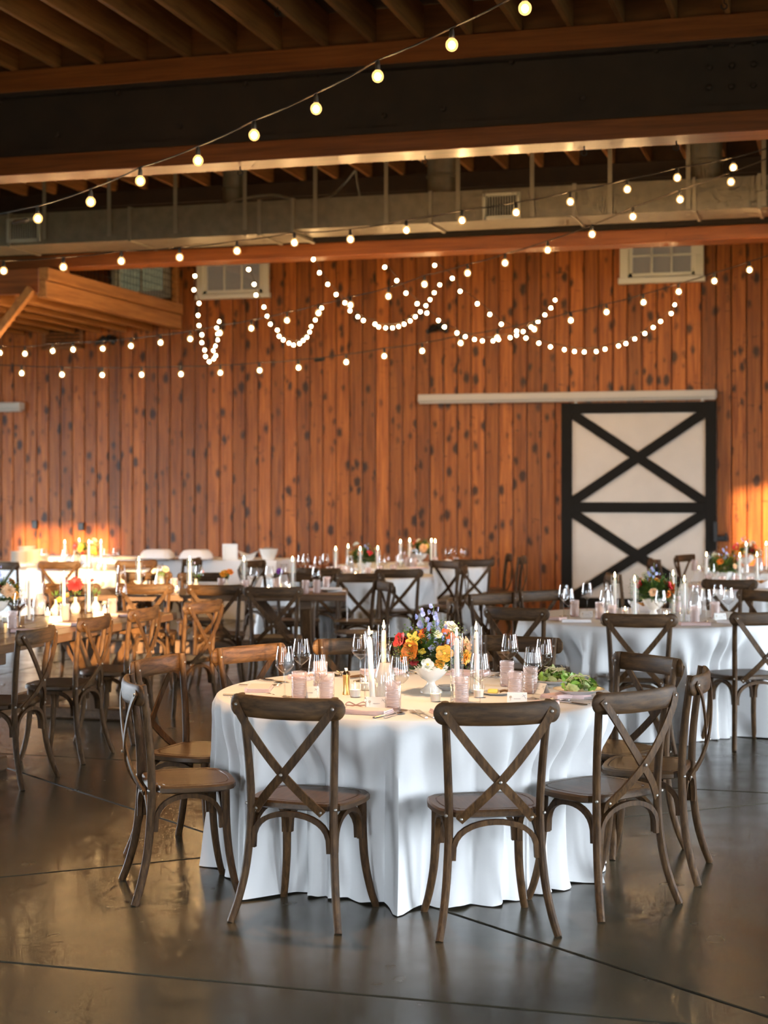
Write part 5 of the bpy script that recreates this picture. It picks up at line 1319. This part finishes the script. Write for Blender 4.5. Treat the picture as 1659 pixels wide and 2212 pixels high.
m.build('frame', 'ceramic_white', t, False); MB().box((0, .003, .10), (.16, .004, .17)).build('sheet', 'card_white', t, False); MB().box((0, .05, .06), (.02, .10, .012), Matrix.Rotation(radians(50), 3, 'X')).build('easel_leg', 'ceramic_white', t, False)
o = MB().lathe([(0.0, 0.0), (0.06, 0.0), (0.075, 0.015), (0.11, 0.08), (0.125, 0.14), (0.119, 0.14), (0.10, 0.08), (0.0, 0.02)], 28).build('serving_bowl', 'ceramic_white'); o.location = pd(580, 20.4, ZI); tag(o, 'deep white serving bowl at the right end of the buffet', 'bowl')
m = MB().lathe([(0.0, 0.11), (0.05, 0.155), (0.09, 0.145), (0.112, 0.12)], 12); m2 = m.build('ice_cubes', 'glass_frost'); m2.location = pd(580, 20.4, ZI); tag(m2, 'pale ice heaped in the deep serving bowl', 'ice', kind='stuff')
n = 28; m = MB(); rows = [(0.04, 0.0), (0.07, 0.03), (0.10, 0.07), (0.125, 0.09)]; vs = []
for r, z in rows:
    for i in range(n): a = 2 * pi * i / n; vs.append((r * (1 + .15 * cos(a) ** 2) * cos(a), r * .8 * sin(a), z + (z > .06) * .025 * cos(2 * a)))
m.add(vs, [tuple(range(n))[::-1]] + [(k * n + i, k * n + (i + 1) % n, (k + 1) * n + (i + 1) % n, (k + 1) * n + i) for k in range(3) for i in range(n)])
o = m.build('serving_bowl', 'ceramic_white'); o.location = pd(536, 20.4, ZI); tag(o, 'wavy shallow white bowl between the sign and the deep bowl', 'bowl')
for j, (px, d, n_) in enumerate(((42, 19.2, 9), (58, 19.3, 12), (75, 19.3, 10), (96, 19.45, 7))):
    if px == 96: d = 19.3; px = 86
    p = pd(px, d, ZI)
    for k in range(n_):
        q = PLATE((p.x, p.y, ZI + 0.017 * k)); reg(q, 'B', f'white plate, {ORD[k]} from bottom in {ORD[j]} stack from left')
        q['group'] = 'stacked plates on the left buffet'
for px, d in ((262, 20.6), (280, 20.5)): q = PLATE(pd(px, d, ZI)); reg(q, 'B', 'low white serving plate')

# ------------------------------------------------------------------ labels by order along each table
groups = {}
for o, tk, ph in REG: groups.setdefault((tk, ph), []).append(o)
for (tk, ph), os_ in groups.items():
    os_.sort(key=lambda o: proj(o.location)[0])
    for i, o in enumerate(os_):
        if len(os_) == 1: o['label'] = f'{ph} on {TNAME[tk]}' if 'stack' not in ph else ph
        else: o['label'] = f'{ph}, {ORD[i]} from left on {TNAME[tk]}'
        if 'group' not in o: o['group'] = ph + 's'
